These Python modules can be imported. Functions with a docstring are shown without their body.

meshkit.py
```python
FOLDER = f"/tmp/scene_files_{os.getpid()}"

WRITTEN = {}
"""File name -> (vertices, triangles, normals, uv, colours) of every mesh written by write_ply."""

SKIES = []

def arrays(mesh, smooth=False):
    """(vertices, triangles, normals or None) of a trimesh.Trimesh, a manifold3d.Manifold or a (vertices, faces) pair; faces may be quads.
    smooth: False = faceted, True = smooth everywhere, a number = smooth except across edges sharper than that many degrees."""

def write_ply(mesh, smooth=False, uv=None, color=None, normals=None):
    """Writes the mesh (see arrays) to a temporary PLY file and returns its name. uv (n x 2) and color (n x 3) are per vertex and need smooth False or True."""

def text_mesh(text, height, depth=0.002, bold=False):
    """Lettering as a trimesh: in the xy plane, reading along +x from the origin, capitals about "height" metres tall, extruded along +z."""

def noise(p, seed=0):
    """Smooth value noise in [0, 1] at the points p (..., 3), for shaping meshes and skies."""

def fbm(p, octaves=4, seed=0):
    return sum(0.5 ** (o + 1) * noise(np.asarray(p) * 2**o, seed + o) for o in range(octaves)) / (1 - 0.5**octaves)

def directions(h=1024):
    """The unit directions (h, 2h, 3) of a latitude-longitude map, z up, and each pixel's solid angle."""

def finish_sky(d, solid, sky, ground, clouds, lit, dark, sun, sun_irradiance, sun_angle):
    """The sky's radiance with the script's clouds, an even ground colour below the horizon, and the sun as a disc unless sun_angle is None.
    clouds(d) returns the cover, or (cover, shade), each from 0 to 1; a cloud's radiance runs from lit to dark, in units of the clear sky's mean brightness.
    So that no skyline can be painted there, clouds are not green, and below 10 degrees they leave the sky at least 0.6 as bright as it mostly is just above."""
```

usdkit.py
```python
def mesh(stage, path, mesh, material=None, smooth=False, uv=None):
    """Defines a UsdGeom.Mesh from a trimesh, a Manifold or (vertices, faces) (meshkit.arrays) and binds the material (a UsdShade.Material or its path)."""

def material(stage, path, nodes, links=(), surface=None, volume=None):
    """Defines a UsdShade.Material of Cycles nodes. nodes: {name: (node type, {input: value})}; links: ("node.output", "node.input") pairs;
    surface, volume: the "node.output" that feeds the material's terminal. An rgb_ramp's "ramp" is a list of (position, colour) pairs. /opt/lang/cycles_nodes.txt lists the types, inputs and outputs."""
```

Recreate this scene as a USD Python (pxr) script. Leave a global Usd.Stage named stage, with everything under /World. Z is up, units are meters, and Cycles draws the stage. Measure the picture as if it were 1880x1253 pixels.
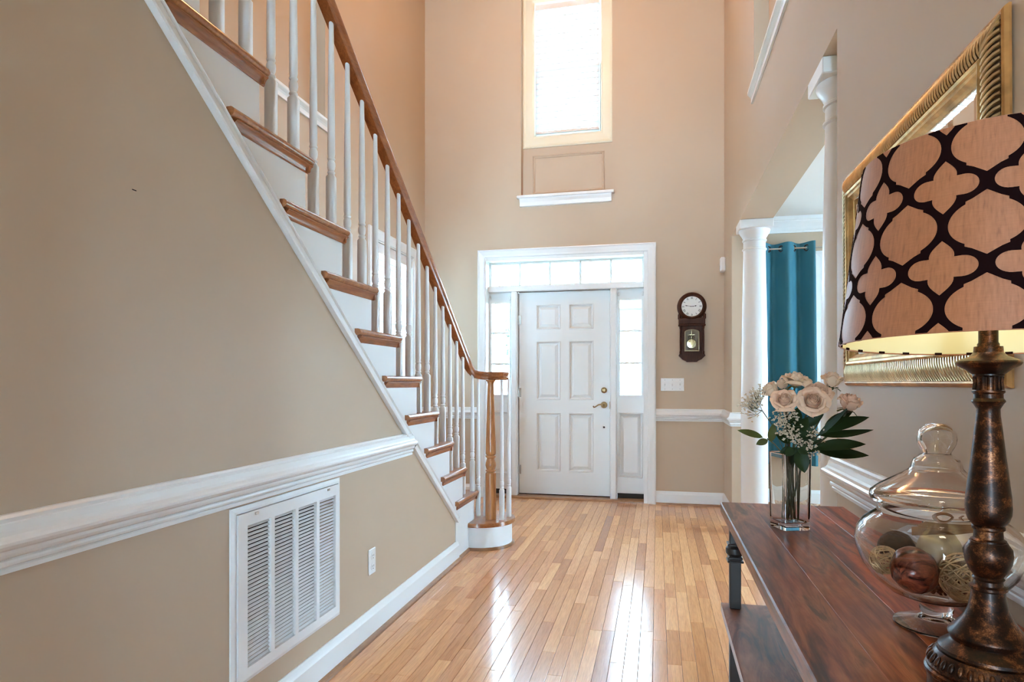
import math, random
import numpy as np
import trimesh
import manifold3d as m3
from shapely.geometry import Polygon, Point, box as sbox, LineString
from shapely.ops import unary_union
from shapely import affinity
from pxr import Usd, UsdGeom, UsdLux, UsdShade, Gf, Sdf, Vt
import usdkit, meshkit

stage = Usd.Stage.CreateInMemory()
UsdGeom.SetStageUpAxis(stage, UsdGeom.Tokens.z)
UsdGeom.SetStageMetersPerUnit(stage, 1.0)
UsdGeom.Xform.Define(stage, '/World')
stage.SetDefaultPrim(stage.GetPrimAtPath('/World'))
UsdGeom.Scope.Define(stage, '/World/Looks')
PI = math.pi

# ---------------------------------------------------------------- camera
cam = UsdGeom.Camera.Define(stage, '/World/camera')
cam.AddTranslateOp().Set(Gf.Vec3d(0, 0, 1.14))
cam.AddRotateZOp().Set(math.degrees(0.2231))
cam.AddRotateXOp().Set(90.0)
cam.CreateHorizontalApertureAttr(36.0)
cam.CreateVerticalApertureAttr(36.0 * 1253 / 1880)
cam.CreateFocalLengthAttr(1176.4 / 1880 * 36.0)
cam.CreateVerticalApertureOffsetAttr(76.0 / 1880 * 36.0)
cam.CreateClippingRangeAttr(Gf.Vec2f(0.02, 500))
cam.CreateExposureAttr(0.12)

# ---------------------------------------------------------------- sky and lamps
SKY = 15.5
dome = UsdLux.DomeLight.Define(stage, '/World/sky')
dome.CreateColorAttr(Gf.Vec3f(0.50, 0.77, 1.0))
dome.CreateIntensityAttr(SKY)

def sphere_light(path, pos, r, col, inten):
    l = UsdLux.SphereLight.Define(stage, path)
    l.CreateRadiusAttr(r); l.CreateIntensityAttr(inten); l.CreateColorAttr(Gf.Vec3f(*col))
    l.AddTranslateOp().Set(Gf.Vec3d(*pos))
    return l
sphere_light('/World/hall_pendant_light', (-0.80, 4.2, 5.0), 0.20, (1.0, 0.52, 0.23), 37.0)
sphere_light('/World/hall_ceiling_light', (-0.15, -1.6, 2.45), 0.15, (0.78, 0.91, 1.0), 7.0)

# ---------------------------------------------------------------- helpers
def L(r, g, b):
    f = lambda c: (c / 255 / 12.92) if c / 255 <= 0.04045 else ((c / 255 + 0.055) / 1.055) ** 2.4
    return (f(r), f(g), f(b))

used = {}
def numbered(parent, name):
    k = (parent, name); n = used.get(k, 0); used[k] = n + 1
    return f'{parent}/{name}' if n == 0 else f'{parent}/{name}_{n:03d}'

class Node:
    def __init__(s, path, base): s.path, s.base = path, np.array(base, float)

def tag(prim, label=None, cat=None, group=None, kind=None):
    for k, v in (('label', label), ('category', cat), ('group', group), ('kind', kind)):
        if v: prim.SetCustomDataByKey(k, v)

def thing(name, label, cat, base=(0, 0, 0), group=None, kind=None):
    p = numbered('/World', name)
    x = UsdGeom.Xform.Define(stage, p)
    x.AddTranslateOp().Set(Gf.Vec3d(*map(float, base)))
    tag(x.GetPrim(), label, cat, group, kind)
    return Node(p, base)

def part(par, name, mesh, mat, smooth=False, label=None, kind=None):
    p = numbered(par.path, name)
    v, f, _ = meshkit.arrays(mesh, False)
    usdkit.mesh(stage, p, trimesh.Trimesh(v - par.base, f, process=bool(smooth)), mat, smooth)
    if label or kind: tag(stage.GetPrimAtPath(p), label, None, None, kind)
    return Node(p, par.base)

def struct(name, mesh, mat, label, cat, smooth=False):
    p = numbered('/World', name)
    v, f, _ = meshkit.arrays(mesh, False)
    usdkit.mesh(stage, p, trimesh.Trimesh(v, f, process=bool(smooth)), mat, smooth)
    tag(stage.GetPrimAtPath(p), label, cat, None, 'structure')
    return Node(p, (0, 0, 0))

def one(name, mesh, mat, label, cat, base, smooth=False, group=None, kind=None):
    t = thing(name, label, cat, base, group, kind)
    return t

cat = lambda ms: trimesh.util.concatenate([m for m in ms])

def box(x0, x1, y0, y1, z0, z1, b=0.0):
    x0, x1 = sorted((x0, x1)); y0, y1 = sorted((y0, y1)); z0, z1 = sorted((z0, z1))
    if b <= 0:
        m = trimesh.creation.box((x1 - x0, y1 - y0, z1 - z0)); m.apply_translation(((x0 + x1) / 2, (y0 + y1) / 2, (z0 + z1) / 2)); return m
    pts = []
    for x, sx in ((x0, 1), (x1, -1)):
        for y, sy in ((y0, 1), (y1, -1)):
            for z, sz in ((z0, 1), (z1, -1)):
                pts += [(x, y + sy * b, z + sz * b), (x + sx * b, y, z + sz * b), (x + sx * b, y + sy * b, z)]
    return trimesh.Trimesh(*hull_arrays(pts))

def hull_arrays(pts):
    h = m3.Manifold.hull_points(np.asarray(pts, np.float64)).to_mesh()
    return np.array(h.vert_properties[:, :3]), np.array(h.tri_verts)

def fix(m):
    if m.volume < 0: m.invert()
    return m

def ext(poly, a0, a1, plane):
    """extrude a shapely polygon: 'yz' along x, 'xz' along y, 'xy' along z"""
    out = []
    for g in getattr(poly, 'geoms', [poly]):
        m = trimesh.creation.extrude_polygon(g, a1 - a0, engine='earcut')
        v = m.vertices
        p, q, h = v[:, 0], v[:, 1], v[:, 2] + a0
        m.vertices = {'yz': np.c_[h, p, q], 'xz': np.c_[p, h, q], 'xy': np.c_[p, q, h]}[plane]
        out.append(fix(m))
    return cat(out) if len(out) > 1 else out[0]

def rect(a0, a1, b0, b1): return sbox(min(a0, a1), min(b0, b1), max(a0, a1), max(b0, b1))

def mitre(path, prof, closed, place):
    """sweep profile (t sideways to the left of the path, h out of the plane) along a 2-D path with mitred corners; place maps (u,v,h) arrays to xyz"""
    P = np.asarray(path, float); n = len(P); Q = np.asarray(prof, float); k = len(Q)
    offs = []
    for i in range(n):
        dirs = []
        if closed or i > 0: d = P[i] - P[i - 1]; dirs.append(d / np.linalg.norm(d))
        if closed or i < n - 1: d = P[(i + 1) % n] - P[i]; dirs.append(d / np.linalg.norm(d))
        ns = [np.array((-d[1], d[0])) for d in dirs]
        m = sum(ns); m /= np.linalg.norm(m)
        offs.append(m / (m @ ns[0]))
    v = []
    for i in range(n):
        uv = P[i] + Q[:, :1] * offs[i]
        v.append(np.c_[uv, Q[:, 1]])
    V = np.vstack(v); F = []
    for i in range(n if closed else n - 1):
        j = (i + 1) % n
        for a in range(k):
            b = (a + 1) % k
            F += [(i * k + a, j * k + a, j * k + b), (i * k + a, j * k + b, i * k + b)]
    if not closed:
        for a in range(1, k - 1):
            F += [(0, a, a + 1), ((n - 1) * k, (n - 1) * k + a + 1, (n - 1) * k + a)]
    X, Y, Z = place(V[:, 0], V[:, 1], V[:, 2])
    X = np.broadcast_to(X, V[:, 0].shape); Y = np.broadcast_to(Y, X.shape); Z = np.broadcast_to(Z, X.shape)
    return fix(trimesh.Trimesh(np.c_[X, Y, Z], F, process=False))

on_back = lambda y0: (lambda u, v, h: (u, y0 - h, v))            # wall facing -y
on_left = lambda x0: (lambda u, v, h: (x0 + h, u, v))            # wall facing +x
on_right = lambda x0: (lambda u, v, h: (x0 - h, u, v))           # wall facing -x
def rectpath(a0, a1, b0, b1): return [(a0, b0), (a1, b0), (a1, b1), (a0, b1)]   # counter-clockwise: left = inwards

def lathe(prof, n=32, at=(0, 0, 0)):
    m = trimesh.creation.revolve(np.asarray(prof, float), sections=n); m.apply_translation(at); return fix(m)

def frames(P):
    P = np.asarray(P, float); T = np.gradient(P, axis=0); T /= np.linalg.norm(T, axis=1, keepdims=True)
    ref = np.array((0, 0, 1.0)) if abs(T[0, 2]) < 0.9 else np.array((1.0, 0, 0))
    N = [];  a = np.cross(T[0], ref); a /= np.linalg.norm(a)
    for t in T:
        a = a - t * (a @ t); a /= np.linalg.norm(a); N.append(a)
    N = np.array(N); return T, N, np.cross(T, N)

def tube(P, r, n=6, closed=False):
    P = np.asarray(P, float); R = np.broadcast_to(np.asarray(r, float), (len(P),))
    T, N, B = frames(P); a = np.arange(n) / n * 2 * PI
    V = (P[:, None] + R[:, None, None] * (np.cos(a)[None, :, None] * N[:, None] + np.sin(a)[None, :, None] * B[:, None])).reshape(-1, 3)
    F = []; m = len(P)
    for i in range(m if closed else m - 1):
        for j in range(n):
            p, q = i * n + j, i * n + (j + 1) % n; r_, s = ((i + 1) % m) * n + j, ((i + 1) % m) * n + (j + 1) % n
            F += [(p, q, s), (p, s, r_)]
    if not closed:
        V = np.vstack([V, P[0], P[-1]]); c0, c1 = len(V) - 2, len(V) - 1
        for j in range(n):
            F += [(c0, (j + 1) % n, j), (c1, (m - 1) * n + j, (m - 1) * n + (j + 1) % n)]
    return fix(trimesh.Trimesh(V, F, process=False))

def sheet(G, thick=0.0, closed_u=False):
    """grid of points (a, b, 3) to a (thin, solid) surface"""
    a, b = G.shape[:2]; F = []
    for i in range(a - 1):
        for j in range(b - 1):
            p = i * b + j; F += [(p, p + b, p + b + 1), (p, p + b + 1, p + 1)]
    m = trimesh.Trimesh(G.reshape(-1, 3), F, process=False)
    if thick <= 0: return m
    n = m.vertex_normals; V = np.vstack([m.vertices + n * thick / 2, m.vertices - n * thick / 2]); o = a * b
    F2 = [(x + o, z + o, y + o) for x, y, z in F]
    edge = [i * b for i in range(a)] + [(a - 1) * b + j for j in range(1, b)] + [i * b + b - 1 for i in range(a - 2, -1, -1)] + [j for j in range(b - 2, 0, -1)]
    for i in range(len(edge)):
        p, q = edge[i], edge[(i + 1) % len(edge)]; F2 += [(p, p + o, q + o), (p, q + o, q)]
    return fix(trimesh.Trimesh(V, F + F2, process=False))

def xf(m, M): m = m.copy(); m.apply_transform(M); return m
def align(d, up=(0, 0, 1)):
    """matrix turning +z into direction d"""
    return trimesh.geometry.align_vectors((0, 0, 1), np.asarray(d, float) / np.linalg.norm(d))
def at(M, p): M = M.copy(); M[:3, 3] = p; return M

# ---------------------------------------------------------------- materials
def LK(n): return '/World/Looks/' + n
def simple(name, col, rough=0.5, metal=0.0, coat=0.0, spec=0.5, bump=0.0, bscale=300, var=0.0, vscale=3.0, **kw):
    nodes = {'p': ('principled_bsdf', {'base_color': col, 'roughness': rough, 'metallic': metal, 'coat_weight': coat, 'specular_ior_level': spec, **kw})}
    links = []
    if bump or var:
        nodes['g'] = ('geometry', {})
    if bump:
        nodes['n'] = ('noise_texture', {'scale': bscale, 'detail': 3.0}); nodes['b'] = ('bump', {'strength': bump, 'distance': 0.002})
        links += [('g.position', 'n.vector'), ('n.fac', 'b.height'), ('b.normal', 'p.normal')]
    if var:
        c = np.array(col)
        nodes['v'] = ('noise_texture', {'scale': vscale, 'detail': 3.0}); nodes['r'] = ('rgb_ramp', {'ramp': [(0.3, tuple(c * (1 - var))), (0.7, tuple(np.minimum(c * (1 + var), 1)))]})
        links += [('g.position', 'v.vector'), ('v.fac', 'r.fac'), ('r.color', 'p.base_color')]
    return usdkit.material(stage, LK(name), nodes, links, surface='p.BSDF')

def wood(name, cols, scale, rough=0.3, coat=0.0, coat_rough=0.1, detail=5.0, dist=0.8, bump=0.05, off=(0, 0, 0), tint=(1, 1, 1), fine=0.25, lo=0.25, span=0.5, spec=0.5):
    st = [(lo + span * i / (len(cols) - 1), tuple(np.array(c) * tint)) for i, c in enumerate(cols)]
    fs = tuple(np.array(scale) * 5)
    return usdkit.material(stage, LK(name), {
        'g': ('geometry', {}), 'm': ('mapping', {'scale': scale, 'location': off}), 'n': ('noise_texture', {'scale': 1.0, 'detail': detail, 'roughness': 0.6, 'distortion': dist}),
        'm2': ('mapping', {'scale': fs, 'location': off}), 'n2': ('noise_texture', {'scale': 1.0, 'detail': 2.0, 'roughness': 0.6}), 'r2': ('rgb_ramp', {'ramp': [(0.3, (1 - fine,) * 3), (0.6, (1, 1, 1))]}),
        'r': ('rgb_ramp', {'ramp': st}), 'x': ('mix', {'mix_type': 'multiply', 'fac': 1.0}), 'b': ('bump', {'strength': bump, 'distance': 0.001}),
        'p': ('principled_bsdf', {'roughness': rough, 'coat_weight': coat, 'coat_roughness': coat_rough, 'specular_ior_level': spec})},
        [('g.position', 'm.vector'), ('m.vector', 'n.vector'), ('n.fac', 'r.fac'), ('g.position', 'm2.vector'), ('m2.vector', 'n2.vector'), ('n2.fac', 'r2.fac'), ('r.color', 'x.color1'), ('r2.color', 'x.color2'), ('x.color', 'p.base_color'), ('n2.fac', 'b.height'), ('b.normal', 'p.normal')], surface='p.BSDF')

WALL = simple('wall_paint', (0.53, 0.405, 0.29), 0.55, bump=0.06, bscale=900, var=0.02, vscale=2.0)
CEIL = simple('ceiling_paint', (0.80, 0.79, 0.76), 0.7)
WHITE = simple('trim_white', (0.86, 0.885, 0.885), 0.32)
CREAM = simple('window_cream', (0.80, 0.76, 0.60), 0.35)
DOORW = simple('door_white', (0.87, 0.91, 0.91), 0.35)
GRILLE = simple('grille_white', (0.87, 0.88, 0.88), 0.4)
PLASTIC = simple('plastic_white', (0.83, 0.83, 0.82), 0.3)
DARK = simple('dark_gap', (0.02, 0.018, 0.015), 0.8)
BRASS = simple('aged_brass', (0.30, 0.20, 0.10), 0.32, 1.0)
NICKEL = simple('satin_nickel', (0.62, 0.60, 0.56), 0.3, 1.0)
IRON = simple('dark_bronze_metal', (0.035, 0.026, 0.022), 0.42, 0.3, bump=0.1, bscale=200)
GOLD = simple('gold_leaf', (0.54, 0.34, 0.13), 0.44, 0.85, var=0.35, vscale=25.0)
GOLDW = simple('warm_gold', (0.44, 0.21, 0.065), 0.45, 0.6, var=0.4, vscale=18.0)
REED = simple('reeded_gold', (0.66, 0.52, 0.30), 0.3, 0.9, var=0.2, vscale=30.0)
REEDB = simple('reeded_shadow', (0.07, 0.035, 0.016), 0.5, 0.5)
MIRROR = simple('mirror_glass', (0.88, 0.90, 0.90), 0.0, 1.0)
GLASS = simple('clear_glass', (1, 1, 1), 0.0, transmission_weight=1.0, ior=1.46)
PANE = usdkit.material(stage, LK('window_pane'), {'f': ('fresnel', {'IOR': 1.4}), 't': ('transparent_bsdf', {'color': (0.97, 0.99, 1)}), 'g': ('glossy_bsdf', {'roughness': 0.0, 'color': (1, 1, 1)}), 'm': ('mix_closure', {})},
                       [('f.fac', 'm.fac'), ('t.BSDF', 'm.closure1'), ('g.BSDF', 'm.closure2')], surface='m.closure')
def translucent(name, col, tcol, fac, rough=0.5, spec=0.5):
    return usdkit.material(stage, LK(name), {'p': ('principled_bsdf', {'base_color': col, 'roughness': rough, 'specular_ior_level': spec}), 't': ('translucent_bsdf', {'color': tcol}), 'm': ('mix_closure', {'fac': fac})},
                           [('p.BSDF', 'm.closure1'), ('t.BSDF', 'm.closure2')], surface='m.closure')
SLAT = translucent('blind_slat', (0.85, 0.87, 0.88), (0.88, 0.90, 0.92), 0.33)
SLAT2 = translucent('bright_blind_slat', (0.85, 0.87, 0.88), (0.95, 0.97, 0.98), 0.85)
PETAL = translucent('rose_petal', (0.95, 0.63, 0.43), (0.95, 0.60, 0.38), 0.12, 0.55)
PETAL2 = translucent('rose_petal_cream', (0.95, 0.71, 0.49), (0.95, 0.68, 0.42), 0.12, 0.55)
LEAF = translucent('dark_leaf', (0.020, 0.036, 0.009), (0.06, 0.12, 0.015), 0.14, 0.42, 0.18)
LEAF2 = translucent('olive_leaf', (0.085, 0.10, 0.022), (0.15, 0.18, 0.03), 0.2, 0.4)
STEM = simple('flower_stem', (0.055, 0.065, 0.022), 0.45, var=0.4, vscale=40)
BLOSSOM = simple('tiny_blossom', (0.66, 0.54, 0.39), 0.6)
CURTAIN = translucent('teal_fabric', (0.046, 0.195, 0.262), (0.05, 0.25, 0.33), 0.14, 0.75)
REDWOOD = wood('stair_oak', [(0.20, 0.055, 0.014), (0.32, 0.098, 0.028), (0.41, 0.145, 0.045)], (30, 4, 30), 0.28, 0.5)
REDWOODX = wood('tread_oak', [(0.26, 0.085, 0.026), (0.37, 0.135, 0.044), (0.47, 0.19, 0.066)], (4, 30, 30), 0.25, 0.6)
NEWELW = wood('newel_oak', [(0.38, 0.135, 0.036), (0.50, 0.20, 0.060), (0.58, 0.255, 0.085)], (30, 30, 3), 0.3, 0.4)
SHOE = wood('shoe_oak', [(0.24, 0.10, 0.035), (0.36, 0.16, 0.06)], (4, 4, 20), 0.35, 0.3)
CLOCKW = wood('clock_walnut', [(0.022, 0.007, 0.003), (0.048, 0.015, 0.007), (0.080, 0.024, 0.009)], (25, 25, 5), 0.45, 0.0, spec=0.15)
TW = [(0.045, 0.015, 0.008), (0.15, 0.038, 0.016), (0.30, 0.076, 0.028), (0.40, 0.130, 0.052), (0.13, 0.052, 0.026)]
TABLEW = [wood(f'table_wood_{i}', TW, (17, 1.7, 17), 0.36, 0.0, 0.3, 6.0, 1.0, 0.06, (i * 3.7, i * 1.9, i * 5.1), t, 0.45, 0.34, 0.32, 0.33) for i, t in enumerate([(0.85, 1.0, 1.1), (1.0, 1.1, 1.0), (1.35, 1.05, 0.85), (1.2, 0.9, 0.8)])]
SHELFW = [wood(f'shelf_wood_{i}', TW, (13, 2.6, 13), 0.35, 0.3, 0.25, 6.0, 1.4, 0.06, (i * 2.7, i * 4.9, i), t, 0.4, 0.34, 0.32) for i, t in enumerate([(0.8, 1.05, 1.35), (0.9, 1.15, 1.45)])]
FCOLS = [(0.47, 0.275, 0.135), (0.56, 0.36, 0.195), (0.64, 0.44, 0.255), (0.52, 0.32, 0.175), (0.42, 0.235, 0.125), (0.60, 0.40, 0.24), (0.50, 0.285, 0.15), (0.36, 0.19, 0.10)]
FLOORW = [wood(f'floor_oak_{i}', [tuple(np.array(c) * (1.16, .82, .62)), tuple(np.array(c) * (1.36, 1.06, .85)), tuple(np.array(c) * (1.44, 1.16, .95))], (38, 2.2, 38), 0.19, 0.45, 0.06, 4.0, 1.2, 0.02, (i * 7.3, i * 3.1, 0), (1, 1, 1), 0.18) for i, c in enumerate(FCOLS)]
LAMPM = usdkit.material(stage, LK('lamp_bronze'), {
    'g': ('geometry', {}), 'n': ('noise_texture', {'scale': 55.0, 'detail': 6.0, 'roughness': 0.7}), 'n2': ('noise_texture', {'scale': 600.0, 'detail': 2.0}), 'a': ('math', {'math_type': 'multiply_add', 'value2': 0.25}),
    'r': ('rgb_ramp', {'ramp': [(0.45, (0.010, 0.005, 0.0035)), (0.62, (0.030, 0.010, 0.004)), (0.73, (0.14, 0.046, 0.015)), (0.85, (0.46, 0.19, 0.07))]}),
    'b': ('bump', {'strength': 0.25, 'distance': 0.001}), 'p': ('principled_bsdf', {'roughness': 0.34, 'metallic': 0.5, 'coat_weight': 0.06, 'coat_roughness': 0.2, 'specular_ior_level': 0.35})},
    [('g.position', 'n.vector'), ('g.position', 'n2.vector'), ('n2.fac', 'a.value1'), ('n.fac', 'a.value3'), ('a.value', 'r.fac'), ('r.color', 'p.base_color'), ('a.value', 'b.height'), ('b.normal', 'p.normal')], surface='p.BSDF')
SILK = usdkit.material(stage, LK('copper_silk'), {
    'g': ('geometry', {}), 'm': ('mapping', {'scale': (380, 380, 5)}), 'n': ('noise_texture', {'scale': 1.0, 'detail': 3.0}), 'm2': ('mapping', {'scale': (60, 60, 1400)}), 'n2': ('noise_texture', {'scale': 1.0}),
    'r': ('rgb_ramp', {'ramp': [(0.24, (0.30, 0.105, 0.044)), (0.40, (0.42, 0.146, 0.058)), (0.7, (0.49, 0.178, 0.074))]}), 'r2': ('rgb_ramp', {'ramp': [(0.3, (0.88,) * 3), (0.7, (1, 1, 1))]}), 'x': ('mix', {'mix_type': 'multiply', 'fac': 1.0}),
    'p': ('principled_bsdf', {'roughness': 0.42, 'sheen_weight': 0.3, 'specular_ior_level': 0.4})},
    [('g.position', 'm.vector'), ('m.vector', 'n.vector'), ('g.position', 'm2.vector'), ('m2.vector', 'n2.vector'), ('n.fac', 'r.fac'), ('n2.fac', 'r2.fac'), ('r.color', 'x.color1'), ('r2.color', 'x.color2'), ('x.color', 'p.base_color')], surface='p.BSDF')
VELVET = simple('dark_flock', (0.011, 0.003, 0.003), 0.9, spec=0.05)
LINING = simple('cream_lining', (0.76, 0.72, 0.47), 0.7)
RATTAN = simple('rattan', (0.74, 0.50, 0.27), 0.6, var=0.25, vscale=60)
RATTAN2 = simple('rattan_pale', (0.84, 0.65, 0.43), 0.6, var=0.2, vscale=60)
POD = wood('pod_brown', [(0.022, 0.004, 0.002), (0.15, 0.030, 0.015), (0.26, 0.058, 0.028)], (25, 110, 70), 0.3, 0.1, bump=0.4, lo=0.36, span=0.25)
CHIP = simple('potpourri_dark', (0.05, 0.024, 0.012), 0.7, var=0.5, vscale=80)
CURL = simple('bark_curl', (0.24, 0.105, 0.035), 0.5, var=0.4, vscale=40)
IVORY = simple('ivory_ball', (0.70, 0.60, 0.42), 0.5, bump=0.3, bscale=60)

# ================================================================ THE SETTING
XL, XS, XR, YB = -1.255, -2.304, 0.597, 6.155
ZC = 5.3
rng = random.Random(7)

# ---- floor: strip-oak planks
floor = thing('floor', 'glossy honey-coloured strip oak floor running toward the front door', 'floor', kind='structure')
part(floor, 'subfloor', box(-2.6, 4.3, -4.2, 6.6, -0.12, -0.0135), DARK)
rest = [[] for _ in FLOORW]
BW, GAP = 0.0573, 0.0006
def plank(x, y0, y1, i):
    return box(x + GAP, x + BW - GAP, y0 + GAP, y1 - GAP, -0.013, 0.0, 0.0011)
PLANKN = 0
x = -2.31
while x < 4.2:
    y = -4.1 - rng.random() * 0.6
    row_end = 6.5 if x > 0.83 else 6.30
    while y < row_end:
        ln = rng.choice([0.28, 0.4, 0.55, 0.7, 0.85, 1.0, 1.2]) * (0.85 + 0.3 * rng.random())
        y1 = min(y + ln, row_end)
        i = rng.choices(range(8), (16, 20, 17, 18, 6, 12, 9, 4))[0]
        y0 = max(y, -4.2)
        inview = (-1.30 < x < 0.52 and y1 > 1.75) or (0.52 <= x < 0.70 and y1 > 4.0)
        if y1 - y0 > 0.01:
            if inview:
                part(floor, 'plank', plank(x, y0, y1, i), FLOORW[i]); PLANKN += 1
            else: rest[i].append(plank(x, y0, y1, i))
        y = y1
    x += BW
for i, ms in enumerate(rest): part(floor, 'plank_remainder', cat(ms), FLOORW[i], kind='stuff')

# ---- back wall with the entrance and the upper window recess
wb = rect(XS - 0.2, XR + 0.01, -0.02, ZC).difference(rect(-1.70, -0.085, -0.1, 2.38)).difference(rect(-1.305, -0.418, 2.955, 5.02))
wall_back = struct('wall_back', ext(wb, YB, YB + 0.16, 'xz'), WALL, 'tall warm tan wall around the front door', 'wall')
part(wall_back, 'recess_panel', box(-1.33, -0.39, 6.252, 6.31, 2.94, 3.47), WALL)
PM = [(0, 0), (0, 0.008), (0.008, 0.014), (0.016, 0.010), (0.024, 0.006), (0.024, 0)]
part(wall_back, 'panel_moulding', mitre(rectpath(-1.205, -0.50, 3.005, 3.385), PM, True, on_back(6.252)), WALL)

def chair_prof(s=1.0): return [(0, 0), (.013, 0), (.013, .009), (.011, .012), (.017, .016), (.019, .021), (.018, .026), (.015, .029), (.022, .034), (.025, .040), (.025, .047), (.036, .053), (.042, .060), (.042, .066), (.037, .072), (.029, .077), (.025, .084), (.021, .099), (.018, .101), (.018, .109), (.012, .115), (0, .115)]
BASEP = [(0, 0), (.016, 0), (.016, .096), (.012, .104), (.009, .112), (.005, .125), (0, .125)]
SHOEP = [(0, 0), (.018, 0), (.0165, .008), (.011, .0145), (0, .018)]
def runs(prof, z0, path, closed=False):
    """moulding run along a plan path (left of travel = room side)"""
    return mitre(path, [(d, z + z0) for d, z in prof], closed, lambda u, v, h: (u, v, h))
# travel directions chosen so that the left side faces the room
CR = [(a, b) for a, b in chair_prof()]
struct('trim_1', runs(CR, 0.778, [(XR + 0.231, 5.54), (XR, 5.54), (XR, YB), (-0.013, YB)]), WHITE, 'white chair rail between the front door and the far column', 'chair rail')
struct('baseboard_back', runs(BASEP, 0.0, [(XR + 0.231, 5.54), (XR, 5.54), (XR, YB), (-0.013, YB)]), WHITE, 'white baseboard right of the front door below the clock', 'baseboard')
struct('trim_2', runs(SHOEP, 0.0, [(XR + 0.231, 5.524), (XR - 0.016, 5.524), (XR - 0.016, YB - 0.016), (-0.013, YB - 0.016)]), SHOE, 'stained oak shoe moulding right of the front door', 'shoe moulding')
struct('trim_3', runs(CR, 0.778, [(-1.743, YB), (XS, YB), (XS, 5.93)]), WHITE, 'white chair rail left of the front door behind the balusters', 'chair rail')
struct('baseboard_stairwell', runs(BASEP, 0.0, [(-1.743, YB), (XS, YB), (XS, 4.70)]), WHITE, 'white baseboard left of the front door behind the stair', 'baseboard')

# ---- wall under the stairs
def skz(y): return 2.099 - 0.7290 * (y - 1.363)
wl = Polygon([(-4.2, -0.02), (3.93, -0.02), (3.93, skz(3.93) + 0.03), (-4.2, skz(-4.2) + 0.03)])
gr = (1.700, 2.352, 0.222, 0.742)
wl = wl.difference(rect(*gr))
wall_left = struct('wall_left', ext(wl, XL - 0.10, XL, 'yz'), WALL, 'taupe wall under the staircase', 'wall')
part(wall_left, 'scuff_mark', box(XL, XL + 0.0006, 1.325, 1.338, 1.612, 1.6145), DARK, label='small dark scuff on the wall')
CRL = [(d * 1.05, z) for d, z in chair_prof()]
struct('trim_4', runs(CRL, 0.765, [(XL, 3.135), (XL, -4.2)]), WHITE, 'wide white chair rail on the taupe wall under the stairs', 'chair rail')
struct('baseboard_left', runs(BASEP, 0.0, [(XL, 3.935), (XL, -4.2)]), WHITE, 'white baseboard on the taupe wall under the stairs', 'baseboard')
struct('trim_5', runs(SHOEP, 0.0, [(XL + 0.005, 4.30), (XL + 0.005, 3.95), (XL + 0.016, 3.93), (XL + 0.016, -4.2)]), SHOE, 'stained oak shoe moulding along the stair wall', 'shoe moulding')

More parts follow.
